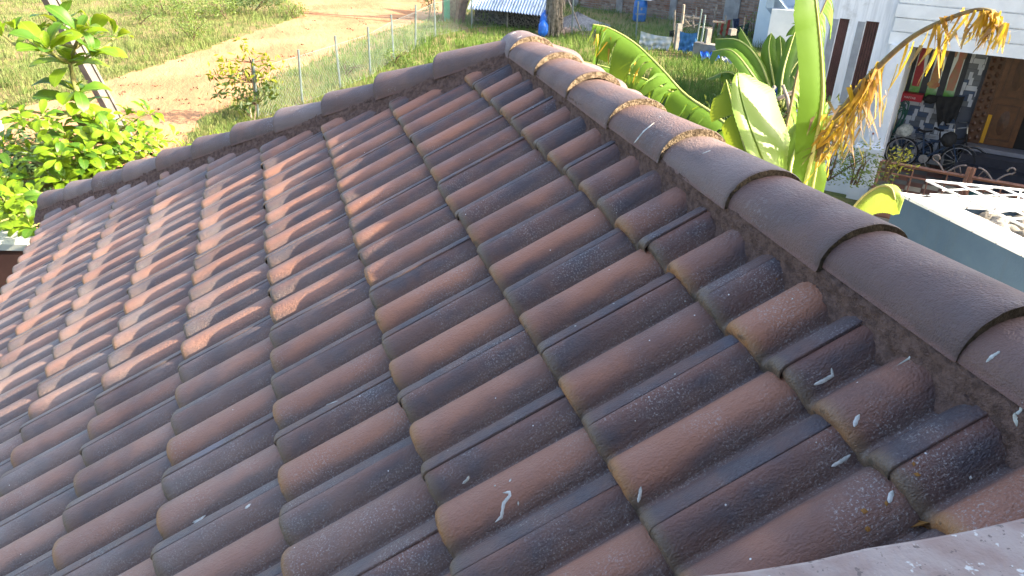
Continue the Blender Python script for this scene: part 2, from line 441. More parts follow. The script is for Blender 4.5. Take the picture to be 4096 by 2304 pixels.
# mortar bedding under the caps
def mortar(samples, amp=0.006):
    mb = MB(); rows = []
    for pts in samples:
        rows.append([p + Vector((RNG.normal(0, amp), RNG.normal(0, amp), RNG.normal(0, amp))) for p in pts])
    mb.grid(rows); return mb
def strip(base_fn, secs, n):
    out = []
    for i in range(n):
        f = i / (n - 1); row = []
        for j in range(len(secs) - 1):
            for k in range(4):
                q = j + k / 4; a, b = secs[j], secs[j + 1]; w_ = k / 4
                row.append(base_fn(f, a[0] + (b[0] - a[0]) * w_, a[1] + (b[1] - a[1]) * w_))
        row.append(base_fn(f, *secs[-1])); out.append(row)
    return out
def ridge_pt(f, b, n): return ROOF_M @ Vector((-0.02 + f * 3.07, -b, n))
part('mortar_bed', mortar(strip(ridge_pt, [(0.10, 0.03), (0.172, 0.026), (0.186, 0.0), (0.198, -0.02), (0.225, -0.055)], 260), 0.0022), M_MORTAR, roof, True)
def hip_pt(f, q, n):
    s = -0.05 + f * 4.3; p = HA + HD * s - HN * q
    return Vector((p.x, p.y, plane_z(p.x) + n / cT))
part('mortar_bed', mortar(strip(hip_pt, [(0.06, 0.04), (0.108, 0.026), (0.125, 0.0), (0.14, -0.02), (0.165, -0.055)], 320), 0.0022), M_MORTAR, roof, True)
# ------------------------------------------------------------------ ground, road, grass
def pts_g(L): return [at_z(x, y, 0.0) for x, y in L]
ROAD_L = pts_g([(-700, 610), (-250, 505), (0, 450), (364, 368), (428, 322), (610, 268), (800, 203), (1000, 133), (1130, 92), (1200, 66), (1216, 58), (1206, 40), (1150, 0)]) + [Vector((-2, 46, 0)), Vector((-8, 60, 0)), Vector((-14, 80, 0))]
ROAD_R = pts_g([(300, 1000), (640, 700), (760, 560), (843, 470), (928, 428), (1010, 372), (1125, 298), (1292, 236), (1400, 172), (1540, 124), (1660, 92), (1770, 55), (1800, 22)]) + [Vector((10, 46, 0)), Vector((16, 60, 0)), Vector((24, 80, 0))]
def resample(P, n, jit=0.0, seed=0):
    rg = random.Random(seed)
    d = [0]
    for a, b in zip(P, P[1:]): d.append(d[-1] + (b - a).length)
    out = []
    for i in range(n):
        s = d[-1] * i / (n - 1); k = max(j for j in range(len(d)) if d[j] <= s + 1e-9); k = min(k, len(P) - 2)
        f = (s - d[k]) / max(d[k + 1] - d[k], 1e-6)
        p = P[k].lerp(P[k + 1], f); out.append(p + Vector((rg.gauss(0, jit), rg.gauss(0, jit), 0)))
    return out
t = NT('field_soil'); P = t.pos()
gsel = t.map(t.noise(0.5, P, 5, 0.65), 0.36, 0.62)
c = t.mix(gsel, (0.23, 0.17, 0.09), (0.145, 0.165, 0.052))
c = t.mix(t.map(t.noise(7, P, 4), 0.45, 0.7, 0, 0.5), c, (0.16, 0.19, 0.06))
M_SOIL = t.done(c, 0.95, t.bump(t.noise(9, P, 5), 0.8, 0.15), 0.1)
t = NT('sandy_road'); P = t.pos()
n1 = t.noise(0.35, P, 5, 0.6); n2 = t.noise(4, P, 4)
c = t.mix(t.map(n1, 0.36, 0.64), (0.31, 0.158, 0.082), (0.38, 0.228, 0.122))
c = t.mix(t.map(n2, 0.55, 0.75, 0, 0.5), c, (0.32, 0.165, 0.095))
dv = t.vmath('MULTIPLY', t.vmath('ADD', P, (0, 0, 0)), (1.0, 0.35, 1))
c = t.mix(t.m('MULTIPLY', t.map(t.noise(5, dv, 4, 0.7), 0.64, 0.72), t.map(n1, 0.4, 0.55)), c, (0.20, 0.12, 0.07))
M_SAND = t.done(c, 0.95, t.bump(t.m('ADD', t.noise(3, dv, 5, 0.6), t.m('MULTIPLY', t.noise(14, P, 3), 0.4)), 0.6, 0.12), 0.1)
M_YARD = simple('yard_concrete', (0.33, 0.30, 0.27), (0.24, 0.21, 0.18), 1.5, 0.9, 0.3, 20)

mb = MB(); S = 500
mb.quad((-S, -S, 0), (S, -S, 0), (S, S, 0), (-S, S, 0)); struct('ground', mb, M_SOIL)
mb = MB()
L = resample(ROAD_L, 260, 0.10, 1); Rr = resample(ROAD_R, 260, 0.12, 2)
mb.grid([[l.lerp(r_, k / 6) + Vector((0, 0, 0.006)) for k in range(7)] for l, r_ in zip(L, Rr)])
struct('dirt_road', mb, M_SAND)
mb = MB()
lane = [at_z(2700, -6), at_z(3010, 18), at_z(3010, 90) + Vector((1, 1, 0)), Vector((60, 28, 0)), Vector((45, 70, 0)), Vector((15, 44, 0))]
mb.add([p + Vector((0, 0, 0.006)) for p in lane], [tuple(range(len(lane)))])
struct('pink_earth_lane', mb, simple('pink_earth', (0.42, 0.30, 0.25), (0.34, 0.22, 0.18), 0.8, 0.95, 0.3, 10))

def inside(poly, X, Y):
    px = np.array([p.x for p in poly]); py = np.array([p.y for p in poly]); c = np.zeros(len(X), bool)
    j = len(px) - 1
    for i in range(len(px)):
        cond = ((py[i] > Y) != (py[j] > Y)) & (X < (px[j] - px[i]) * (Y - py[i]) / (py[j] - py[i] + 1e-12) + px[i])
        c ^= cond; j = i
    return c
ROADP = ROAD_L + ROAD_R[::-1]
def fast_mesh(name, V, F, mat):
    "V (n,3), F (m,3) triangles"
    me = bpy.data.meshes.new(name); me.vertices.add(len(V)); me.vertices.foreach_set('co', V.astype(np.float32).ravel())
    me.loops.add(F.size); me.loops.foreach_set('vertex_index', F.astype(np.int32).ravel())
    me.polygons.add(len(F)); me.polygons.foreach_set('loop_start', np.arange(0, F.size, 3, dtype=np.int32))
    me.update(calc_edges=True); me.materials.append(mat); return me
def sample_ground(n, az0, az1, r0, r1):
    "ground points spread evenly in bearing and in depression, so clumps thin out with distance"
    az = RNG.uniform(R(az0), R(az1), n); td = RNG.uniform(5.5 / r1, 5.5 / r0, n); r = 5.5 / td
    return CAM.x + r * np.cos(az), CAM.y + r * np.sin(az)
def blades(X, Y, H, wid, lean=0.5, Z=0.0, per=4):
    n = len(X); X = np.repeat(X, per); Y = np.repeat(Y, per); H = np.repeat(H, per) * RNG.uniform(.5, 1.15, n * per); m = n * per
    X = X + RNG.normal(0, .07, m); Y = Y + RNG.normal(0, .07, m)
    a = RNG.uniform(0, 2 * np.pi, m); b = RNG.uniform(0, 2 * np.pi, m); le = H * lean * RNG.uniform(0.1, 1, m)
    wx, wy = np.cos(a) * wid / 2, np.sin(a) * wid / 2
    z0 = np.full(m, Z)
    A = np.stack([X - wx, Y - wy, z0], 1); B = np.stack([X + wx, Y + wy, z0], 1)
    C = np.stack([X + np.cos(b) * le * .4 + wx * .7, Y + np.sin(b) * le * .4 + wy * .7, z0 + H * .6], 1)
    D = np.stack([X + np.cos(b) * le * .4 - wx * .7, Y + np.sin(b) * le * .4 - wy * .7, z0 + H * .6], 1)
    T = np.stack([X + np.cos(b) * le, Y + np.sin(b) * le, z0 + H], 1)
    V = np.stack([A, B, C, D, T], 1).reshape(-1, 3); i = np.arange(m)[:, None] * 5
    F = np.concatenate([i + [0, 1, 2], i + [0, 2, 3], i + [3, 2, 4]], 0)
    return V, F
def grassmat(name, a, b, dry, amount, trans=0.35):
    t = NT(name); P = t.pos()
    c = t.mix(t.map(t.noise(0.9, P, 4), 0.35, 0.65), a, b)
    c = t.mix(t.m('MULTIPLY', t.map(t.noise(2.3, t.vmath('ADD', P, (7, 3, 0)), 4, 0.7), 0.42, 0.66), amount), c, dry)
    t.done(c, 0.6, None, 0.2)
    tr = t.n('ShaderNodeBsdfTranslucent'); t.put(tr.inputs[0], c)
    mx = t.n('ShaderNodeMixShader'); mx.inputs[0].default_value = trans
    t.t.links.new(t.b.outputs[0], mx.inputs[1]); t.t.links.new(tr.outputs[0], mx.inputs[2]); t.t.links.new(mx.outputs[0], t.t.nodes['Material Output'].inputs[0])
    return t.mat
M_GR_DRY = grassmat('pale_field_grass', (0.165, 0.23, 0.06), (0.115, 0.18, 0.048), (0.25, 0.22, 0.10), 0.75)
M_GR_GREEN = grassmat('lush_grass', (0.12, 0.21, 0.035), (0.075, 0.15, 0.03), (0.27, 0.25, 0.09), 0.35)
pn = lambda X, Y, s, k: (np.sin(X * s + k) * np.sin(Y * s * 1.3 + k * 2) + np.sin(X * s * 2.7 - Y * s * 1.9 + k * 3) * .6 + np.sin(Y * s * 4.1 + X * s * 3.3) * .4)
# left field
X, Y = sample_ground(42000, 78, 128, 15, 62)
k = ~inside(ROADP, X, Y)
left_of = inside(ROAD_L + [Vector((-60, 90, 0)), Vector((-60, 10, 0))], X, Y)
k &= left_of & ((pn(X, Y, .8, 1) + RNG.uniform(-1, 1.8, len(X))) > -0.5)
X, Y = X[k], Y[k]; rr = np.hypot(X - CAM.x, Y - CAM.y)
Hh = (0.13 + 0.16 * np.clip(pn(X, Y, .55, 4) * .5 + .5, 0, 1)) * (1 + .008 * rr)
V, F = blades(X, Y, Hh, 0.022, 0.8); struct('field_grass', MB(), M_GR_DRY, kind='stuff').data = fast_mesh('field_grass', V, F, M_GR_DRY)
# verge and yard grass on the right of the road
X, Y = sample_ground(60000, 36, 112, 13, 46)
RIGHTP = ROAD_R[1:13] + [Vector((13.5, 35.5, 0)), Vector((19.4, 25.8, 0)), Vector((16.5, 20, 0)), Vector((11.5, 11.5, 0)), Vector((5, 7, 0)), Vector((-2, 9, 0))]
k = inside(RIGHTP, X, Y) & ((pn(X, Y, 1.1, 2) + RNG.uniform(-1, 3, len(X))) > -0.6)
X, Y = X[k], Y[k]
lush = np.clip((X * .8 + Y * .3 - 5.5) / 4.0, 0, 1)
dry = RNG.uniform(0, 1, len(X)) > lush
V, F = blades(X[dry], Y[dry], 0.14 + 0.14 * RNG.uniform(0, 1, dry.sum()), 0.02, 0.8)
struct('verge_grass', MB(), M_GR_DRY, kind='stuff').data = fast_mesh('verge_grass', V, F, M_GR_DRY)
g2 = ~dry
V, F = blades(X[g2], Y[g2], (0.19 + 0.22 * np.clip(pn(X[g2], Y[g2], .7, 5) * .5 + .5, 0, 1)) * np.where(Y[g2] > 25.5, .75, 1), 0.022, 0.6)
struct('yard_grass', MB(), M_GR_GREEN, kind='stuff').data = fast_mesh('yard_grass', V, F, M_GR_GREEN)
# litter of dry clumps on the road
X, Y = sample_ground(420, 70, 112, 16, 45); k = inside(ROADP, X, Y); X, Y = X[k], Y[k]
V, F = blades(X, Y, np.full(len(X), 0.05), 0.05, 2.0, 0.008, 5)
struct('road_litter', MB(), M_GR_DRY, kind='stuff').data = fast_mesh('road_litter', V, F, simple('dry_litter', (0.16, 0.10, 0.06), (0.08, 0.06, 0.04), 5, 0.9, 0))

# ------------------------------------------------------------------ plants
def leaf_cloud(mb, c, rad, n, size, flat=0.5, rg=random, shell=0.35):
    c = Vector(c)
    for _ in range(n):
        d = Vector((rg.gauss(0, 1), rg.gauss(0, 1), rg.gauss(0, 1))).normalized() * (shell + (1 - shell) * rg.random() ** .5)
        p = c + Vector((d.x * rad[0], d.y * rad[1], d.z * rad[2]))
        s = size * rg.uniform(.6, 1.25)
        a = Vector((rg.gauss(0, 1), rg.gauss(0, 1), rg.gauss(-.2, flat))).normalized(); b = a.cross(Vector((rg.gauss(0, .5), rg.gauss(0, .5), 1))).normalized()
        q = a.cross(b) * s * .12
        mb.add([p - a * s * .5, p - b * s * .22 + q, p + a * s * .5, p + b * s * .22 + q], [(0, 1, 2), (0, 2, 3)])
M_BARK = simple('brown_bark', (0.15, 0.10, 0.065), (0.09, 0.06, 0.04), 12, 0.9, 0.5, 60)
M_STEMG = simple('green_stem', (0.22, 0.24, 0.07), (0.16, 0.14, 0.06), 10, 0.7, 0.2)
M_SHRUB = leafmat('shrub_leaf', (0.13, 0.20, 0.04), (0.075, 0.135, 0.03), 0.35, 2.5)
M_SHRUBD = leafmat('dark_shrub_leaf', (0.055, 0.105, 0.03), (0.03, 0.065, 0.02), 0.3, 3)
M_SHRUBY = leafmat('yellowing_leaf', (0.40, 0.38, 0.05), (0.22, 0.26, 0.05), 0.45, 3)
def shrub(px, py, blobs, n, size, mat, label, rad=1.0, stems=5, cat='shrub', r=None, group=None, name='shrub', seed=3):
    rg = random.Random(seed + int(px) * 7 + int(py)); b = at_z(px, py) if r is None else at_r(px, py, r)
    b.z = 0 if r is None else b.z
    T = thing(name, label, cat, b, group)
    mb = MB()
    for (dx, dz, rx_, rz_) in blobs:
        rgt = Vector((rx.x, rx.y, 0)).normalized()
        leaf_cloud(mb, b + rgt * dx * rad + Vector((rg.uniform(-.2, .2), rg.uniform(-.2, .2), dz * rad)), (rx_ * rad, rx_ * rad, rz_ * rad), int(n * rx_ * rz_ / .3), size, rg=rg, shell=.2)
    part('foliage', mb, mat, T)
    mb = MB()
    for _ in range(stems):
        dx, dz, rx_, rz_ = rg.choice(blobs); rgt = Vector((rx.x, rx.y, 0)).normalized()
        e_ = b + rgt * (dx + rg.uniform(-rx_, rx_) * .6) * rad + Vector((rg.uniform(-.3, .3), rg.uniform(-.3, .3), (dz + rz_ * .6) * rad))
        mb.tube([b + Vector((rg.uniform(-.06, .06), rg.uniform(-.06, .06), 0)), b.lerp(e_, .5) + Vector((rg.uniform(-.1, .1), rg.uniform(-.1, .1), .1)), e_], [.018, .013, .005], 5)
    part('stem', mb, M_BARK, T)
    return T
shrub(770, 168, [(0, .7, .55, .6), (.3, .45, .45, .4), (-.35, .5, .4, .45)], 240, .12, M_SHRUB, 'loose pale green shrub near the grass edge beside the sandy road', 1.15)
shrub(655, 55, [(0, .45, .9, .45), (1.0, .35, .8, .35), (-.9, .3, .7, .35)], 240, .13, M_SHRUB, 'low wide olive thicket at the top edge left of the leafy bush', 1.1)
shrub(1010, 55, [(0, .7, .8, .7), (.7, .5, .6, .5), (-.6, .5, .6, .5)], 300, .14, M_SHRUBD, 'dark green bush on the field corner by the road bend', 1.15)
shrub(905, 75, [(0, .5, .7, .5), (-.6, .4, .6, .4)], 240, .13, M_SHRUB, 'mid green bush just left of the dark field corner bush', 1.0)
shrub(1155, 70, [(0, .35, .6, .4), (.45, .3, .4, .3)], 240, .12, M_SHRUB, 'grey green scrub at the very tip of the field corner', 1.0)
shrub(560, 100, [(0, .4, .6, .35), (.6, .3, .5, .3)], 190, .11, M_SHRUB, 'small pale scrub patch in the middle of the left field', 1.0)
shrub(1060, 8, [(0, .6, .7, .6), (.6, .5, .5, .5)], 260, .13, M_SHRUBD, 'bush of dark leaves rising at the top edge beyond the field corner', 1.0)
shrub(1718, 78, [(0, 1.1, .45, .7), (.1, .5, .5, .5)], 220, .12, M_SHRUB, 'weedy shrub by the fence left of the green painted post', 1.0)
shrub(1960, 100, [(0, .35, .5, .35), (.5, .25, .4, .25)], 260, .12, M_SHRUB, 'leafy weed growing against the netted shed wall', .9)
shrub(1570, 262, [(0, .35, .5, .3), (.4, .3, .4, .25)], 300, .10, M_SHRUB, 'bright weed clump between the two middle fence posts', .85)
shrub(1380, 300, [(0, .3, .5, .25), (.35, .25, .35, .2)], 260, .10, M_SHRUBD, 'dull green weed clump behind a fence post near the hip', .8)

# sapling by the fence
def sapling():
    b = Vector((-1.85, 16.1, 0)); T = thing('sapling', 'slender young tree with yellow green top by the nearest fence post', 'tree', b)
    rg = random.Random(21)
    rgt = Vector((rx.x, rx.y, 0)).normalized()
    def pt(px, py): return at_r(px, py, 19.6)
    mb = MB(); tr = [b, pt(1025, 420), pt(1012, 330), pt(1005, 250), pt(985, 200), pt(968, 155)]
    mb.tube(tr, [.035, .03, .025, .02, .013, .006], 6)
    mb.tube([b + Vector((-.06, 0, 0)), pt(1000, 430), pt(985, 400)], [.02, .015, .01], 5)
    part('trunk', mb, simple('pale_bark', (0.34, 0.29, 0.21), (0.22, 0.18, 0.13), 12, 0.9, .3), T)
    mb = MB(); tips = [(878, 245), (915, 225), (905, 270), (950, 275), (1060, 225), (1110, 245), (1070, 260), (1045, 290), (1100, 320), (850, 312), (890, 335), (860, 362), (925, 320), (970, 330), (960, 355), (1080, 350), (1050, 345), (1010, 360), (990, 385), (975, 410), (1095, 365), (965, 160), (975, 190), (990, 215), (930, 290), (1020, 300), (985, 300), (905, 300), (1060, 310), (940, 380), (960, 440), (985, 455), (1010, 395)]
    lv = [MB(), MB()]
    for x, y in tips:
        e_ = pt(x, y) + Vector((0, rg.uniform(-.4, .4), 0)); s0 = min(tr, key=lambda q: (q - e_).length + (3 if q.z > e_.z else 0))
        mb.tube([s0, s0.lerp(e_, .6) + Vector((0, 0, .06)), e_], [.012, .008, .004], 4)
        for _ in range(19 if y > 280 else 13 if y > 210 else 11):
            p = e_ + Vector((rg.gauss(0, .13), rg.gauss(0, .13), rg.gauss(0, .10)))
            s = rg.uniform(.13, .21); a = Vector((rg.gauss(0, .6), rg.gauss(0, .6), rg.uniform(-1.1, .1))).normalized(); q = a.cross(Vector((rg.gauss(0, 1), rg.gauss(0, 1), .2))).normalized()
            k = 1 if y < 300 + rg.gauss(0, 25) else 0
            lv[k].add([p, p + a * s * .45 - q * s * .17, p + a * s, p + a * s * .45 + q * s * .17], [(0, 1, 2), (0, 2, 3)])
    part('branch', mb, M_BARK, T)
    part('crown', lv[0], M_SHRUBD, T); part('crown', lv[1], leafmat('young_leaf', (0.22, 0.25, 0.02), (0.12, 0.18, 0.02), .45, 3), T, label='yellow green crown of young leaves')
sapling()

# broad-leaved tree on the left
M_LIME = leafmat('broad_lime_leaf', (0.155, 0.265, 0.012), (0.055, 0.145, 0.014), 0.42, 2.2, 0.42, (0.26, 0.33, 0.07), 0.9)
M_OLD = leafmat('old_orange_leaf', (0.50, 0.16, 0.03), (0.35, 0.10, 0.03), 0.35, 4)
def broad_leaf_mesh(seed, bend=0.5, fold=0.35):
    rg = random.Random(seed); mb = MB(); prof = [(0, .02), (.10, .07), (.25, .15), (.42, .215), (.58, .25), (.74, .255), (.87, .20), (.95, .12), (1.0, .01)]
    rows = []; wav = rg.uniform(0, 6)
    for f, wd in prof:
        z = .10 * math.sin(f * 2.2) - bend * f * f * .45; row = []
        for k in (-1, -.55, 0, .55, 1):
            row.append(Vector((k * wd * .82, f * (1 - .1 * bend), z + fold * abs(k) * wd * .8 - (abs(k) > .9) * .02 + .018 * math.sin(wav + f * 15 + k * 3) * abs(k))))
        rows.append(row)
    mb.grid(rows); return mesh('leaf', mb, M_LIME, True)
BL = [broad_leaf_mesh(k, b, f) for k, (b, f) in enumerate([(.3, .3), (.7, .45), (1.0, .2), (.5, .6)])]
def lime_tree():
    rg = random.Random(5); r0 = 8.6
    base = at_r(338, 560, r0); base.z = 0
    T = thing('broad_leaf_tree', 'tree with large glossy lime green leaves rising at the left beside the hip', 'tree', base)
    def pt(x, y, dr=0.0): return at_r(x, y, r0 + dr)
    trunk = [base, pt(345, 700), pt(338, 560), pt(322, 445), pt(305, 360), pt(290, 300), pt(279, 250), pt(300, 190), pt(314, 135)]
    mb = MB(); mb.tube([base] + [base.lerp(trunk[1], .5)] + trunk[1:], [.07, .06, .05, .042, .036, .03, .026, .022, .014, .008], 8); part('trunk', mb, M_STEMG, T, True)
    R_ = [(279, 250, 0, 10, .34, 0), (314, 132, -.1, 8, .30, 0), (240, 95, .2, 7, .30, 0), (197, 203, -.3, 9, .33, 0), (156, 141, .1, 6, .26, 0), (60, 120, .5, 4, .2, 0), (12, 140, .2, 5, .24, 0), (372, 214, -.2, 9, .33, 0), (366, 136, .1, 7, .28, 0), (462, 141, .3, 5, .26, 0), (300, 352, .0, 8, .36, 1), (312, 402, 0, 7, .34, 1), (322, 460, 0, 8, .33, 1), (338, 520, 0, 8, .33, 1),
          (81, 484, -.2, 8, .26, 0), (26, 430, .2, 5, .22, 0), (197, 495, -.4, 8, .26, 0), (513, 450, .2, 8, .22, 0), (599, 449, .1, 9, .26, 0), (552, 515, -.1, 9, .27, 0), (616, 532, .2, 7, .25, 0), (385, 505, -.3, 9, .27, 0), (428, 560, -.4, 10, .28, 0), (265, 556, -.3, 9, .27, 0), (364, 585, -.5, 10, .28, 0), (480, 585, -.2, 9, .26, 0), (650, 560, .3, 6, .22, 0), (193, 648, -.6, 9, .27, 0), (45, 679, -.4, 8, .27, 0), (120, 600, .1, 8, .25, 0), (314, 660, -.5, 10, .28, 0), (400, 655, -.5, 9, .26, 0), (493, 640, -.3, 8, .25, 0), (251, 720, -.7, 9, .26, 0), (67, 792, -.8, 9, .26, 0), (143, 778, -.8, 8, .25, 0), (13, 740, -.5, 8, .25, 0), (40, 851, -.9, 9, .26, 0), (100, 880, -1.0, 8, .26, 0), (10, 560, .2, 8, .25, 0), (597, 617, -.2, 6, .22, 0), (540, 590, -.2, 8, .24, 0), (838, 555, .2, 5, .2, 0), (880, 540, .2, 4, .19, 0), (740, 590, .2, 5, .2, 0), (700, 540, .4, 5, .2, 0), (4, 1060, -1.0, 6, .26, 0), (230, 610, -.2, 8, .25, 0), (330, 745, -.6, 8, .25, 0), (150, 540, .3, 7, .24, 0), (445, 500, .3, 7, .24, 0), (200, 830, -.8, 6, .24, 0)]
    mbr = MB(); L_ = []
    R_ = R_ + [(x + rg.uniform(-55, 55), y + rg.uniform(-40, 40), dr + rg.uniform(-.4, .5), n - 1, s * .9, 0) for x, y, dr, n, s, kind in R_ * 2 if y > 480 and x < 640 and not kind]
    for x, y, dr, n, s, kind in R_:
        e_ = pt(x, y, dr)
        cand = [q for q in trunk[1:] if q.z < e_.z - .05] or [trunk[1]]
        st = min(cand, key=lambda q: (q - e_).length)
        if (x, y) == (462, 141): st = pt(372, 214, -.2)
        if (x, y) == (12, 140): st = pt(105, 200, 0)
        if not kind and (st - e_).length > .05:
            mid = st.lerp(e_, .55) + Vector((0, 0, -.06 * (st - e_).length))
            mbr.tube([st, mid, e_], [.022, .014, .008], 6)
        ax = (e_ - st).normalized() if not kind else Vector((0, 0, 1))
        ax = (ax * .45 + Vector((0, 0, .8)) + (sdir - Vector((0, 0, .3))) * .25).normalized()
        a0 = rg.uniform(0, 6.28)
        for i in range(n):
            th = a0 + i * 2.399 + rg.uniform(-.25, .25); el = (rg.uniform(.35, 1.05) if y < 240 else rg.uniform(-.1, .7)) if not kind else rg.uniform(-.15, .35)
            if i >= n - 2: el = rg.uniform(.9, 1.3)
            u_ = ax.orthogonal().normalized(); v_ = ax.cross(u_)
            d = (u_ * math.cos(th) + v_ * math.sin(th)) * math.cos(el) + ax * math.sin(el)
            L_.append((e_ + d * .03 - ax * rg.uniform(0, .06), d.normalized(), ax, s * (.70 if y > 420 else 1) * rg.uniform(.72, 1.12) * (.6 if i >= n - 2 else 1), rg.random()))
    part('branch', mbr, M_STEMG, T)
    L_.sort(key=lambda q: -q[3]); inv = world_of(T).inverted()
    rest = MB(); old = set(rg.sample(range(300), 2))
    OLDL = BL[2].copy(); OLDL.materials.clear(); OLDL.materials.append(M_OLD)
    for i, (p, d, ax, s, q) in enumerate(L_):
        y = d; x = y.cross(ax).normalized(); z = x.cross(y)
        z = (z + x * rg.uniform(-.35, .35)).normalized(); x = y.cross(z).normalized()
        m = Matrix(((x.x, y.x, z.x, p.x), (x.y, y.y, z.y, p.y), (x.z, y.z, z.z, p.z), (0, 0, 0, 1))) @ Matrix.Diagonal((s * 1.08, s, s, 1))
        me = BL[int(q * 4) % 4]
        if i < 300:
            o = link('leaf', OLDL if i in old else me, T); o.matrix_basis = inv @ m
            if i in old: o['label'] = 'withered orange leaf'
        else:
            rest.add([m @ v.co for v in me.vertices], [tuple(f.vertices) for f in me.polygons])
    part('leaf_mass', rest, M_LIME, T, True, kind='stuff')
    print('leaves', len(L_))
lime_tree()
# dense dark shrub behind and below it
def dark_hedge():
    b = at_r(140, 760, 10.2); b.z = 0; T = thing('dark_shrub', 'dense dark green shrub in the shade behind the lime leaved tree', 'shrub', b)
    rg = random.Random(8); mb = MB()
    for x, y, k in [(60, 620, 1), (160, 640, 1), (230, 690, 1), (90, 730, 1), (180, 760, .8), (20, 700, 1), (300, 720, .6), (30, 830, .8), (120, 850, .8)]:
        leaf_cloud(mb, at_r(x, y, 10.2 + rg.uniform(-.3, .5)), (.36 * k, .4, .30 * k), 330, .10, rg=rg, shell=.1)
    part('foliage', mb, M_SHRUBD, T)
    mb = MB()
    for x, y in [(60, 640), (200, 680), (300, 730), (120, 600)]:
        mb.tube([b, b.lerp(at_r(x, y, 10.2), .5) + Vector((0, 0, .2)), at_r(x, y, 10.2)], [.04, .025, .01], 5)
    part('stem', mb, M_BARK, T)
dark_hedge()

# ------------------------------------------------------------------ banana plants
t = NT('banana_leaf'); P = t.pos(); o = t.obj()
c = t.mix(t.map(t.m('ADD', t.noise(2.2, P, 3), t.m('MULTIPLY', t.m('SUBTRACT', t.rand(), .5), .4)), .35, .65), (0.11, 0.225, 0.025), (0.06, 0.145, 0.022))
t.done(c, 0.5, t.bump(t.noise(14, P, 4), .25, .01), 0.25)
tr = t.n('ShaderNodeBsdfTranslucent'); t.put(tr.inputs[0], t.mix(.5, c, (0.40, 0.44, 0.02)))
mx = t.n('ShaderNodeMixShader'); mx.inputs[0].default_value = .5
t.t.links.new(t.b.outputs[0], mx.inputs[1]); t.t.links.new(tr.outputs[0], mx.inputs[2]); t.t.links.new(mx.outputs[0], t.t.nodes['Material Output'].inputs[0])
M_BAN = t.mat
M_BANY = leafmat('pale_new_banana_leaf', (0.27, 0.38, 0.075), (0.16, 0.28, 0.035), .3, 2, .4)
M_DRYL = leafmat('dry_yellow_banana_leaf', (0.52, 0.30, 0.03), (0.35, 0.17, 0.03), .35, 5, .6)
M_DRYB = leafmat('dry_brown_banana_leaf', (0.26, 0.17, 0.09), (0.16, 0.10, 0.055), .25, 6, .8)
M_RIB = simple('banana_midrib', (0.50, 0.50, 0.16), (0.36, 0.40, 0.10), 4, .5, .1)
M_RIBD = simple('dry_midrib', (0.22, 0.18, 0.07), (0.14, 0.10, 0.05), 9, .8, .3)
M_PSTEM = simple('banana_pseudostem', (0.20, 0.24, 0.07), (0.14, 0.11, 0.05), 5, .6, .3, 30)
def bez(P, n):
    "Catmull-Rom through P"
    P = [P[0] * 2 - P[1]] + list(P) + [P[-1] * 2 - P[-2]]; out = []; m = len(P) - 3
    for i in range(n):
        s = i / (n - 1) * m; k = min(int(s), m - 1); f = s - k; a, b, c_, d = P[k:k + 4]
        out.append(0.5 * ((2 * b) + (c_ - a) * f + (2 * a - 5 * b + 4 * c_ - d) * f * f + (3 * b - a - 3 * c_ + d) * f ** 3))
    return out
def banana_leaf(T, pts, wl, wr, up, droop=(.3, .3), torn=0.0, seed=1, mat=None, rib=None, ribr=.022, n=72, sk=0.0, label=None, taper=(.18, .12)):
    """pts run from the base to the tip of the midrib; wl, wr half widths; up = which way the upper face looks;
    droop how far each half hangs; torn = share of cuts between the cross veins"""
    rg = random.Random(seed); C = bez([Vector(p) for p in pts], n + 1); mb = MB(); up = Vector(up).normalized()
    for side, wd, dr in ((-1, wl, droop[0]), (1, wr, droop[1])):
        if wd <= 0: continue
        seg0 = 0; cuts = [0]
        for i in range(1, n):
            if rg.random() < torn: cuts.append(i)
        cuts.append(n)
        for a, b in zip(cuts, cuts[1:]):
            jd = rg.uniform(-.35, .75) * (torn > .01); jl = rg.uniform(.6, 1.05) if torn > .01 else 1; js = rg.uniform(-.25, .25) * (torn > .01)
            rows = []
            for i in range(a, b + 1):
                f = i / n; t_ = (C[min(i + 1, n)] - C[max(i - 1, 0)]).normalized(); s_ = t_.cross(up).normalized() * side; u_ = s_.cross(t_) * side
                if u_.dot(up) < 0: u_ = -u_
                prof = min(1, (f / taper[0]) ** .6 if f < taper[0] else 1) * min(1, ((1 - f) / taper[1]) ** .55 if 1 - f < taper[1] else 1)
                gap = (.042 if (i in (a, b) and torn > .01) else 0); fi = f + (gap if i == a else -gap if i == b else 0) * .3
                row = []
                for q in (0, .28, .6, 1.0):
                    L_ = wd * prof * q * jl; ang = (dr + jd) * q * 1.1
                    p = C[i] + s_ * L_ * math.cos(ang * .8) + (u_ * .12 * wd * prof * q * (1 - q) * 2) + Vector((0, 0, -1)) * L_ * math.sin(max(0, ang)) + t_ * L_ * (sk + js * q)
                    if i == a or i == b: p += t_ * (gap * L_ * (1 if i == a else -1)) * 2.2 * q
                    p += u_ * .0035 * (1 if i % 2 else -1) * min(1, q * 3)
                    row.append(p)
                rows.append(row)
            if len(rows) > 1: mb.grid(rows)
    o = part('leaf', mb, mat or M_BAN, T, True, label=label)
    m2 = MB(); m2.tube([p + up * .004 for p in C], [ribr * (1 - .8 * i / n) for i in range(n + 1)], 7)
    part('midrib', m2, rib or M_RIB, o, True)
    return o
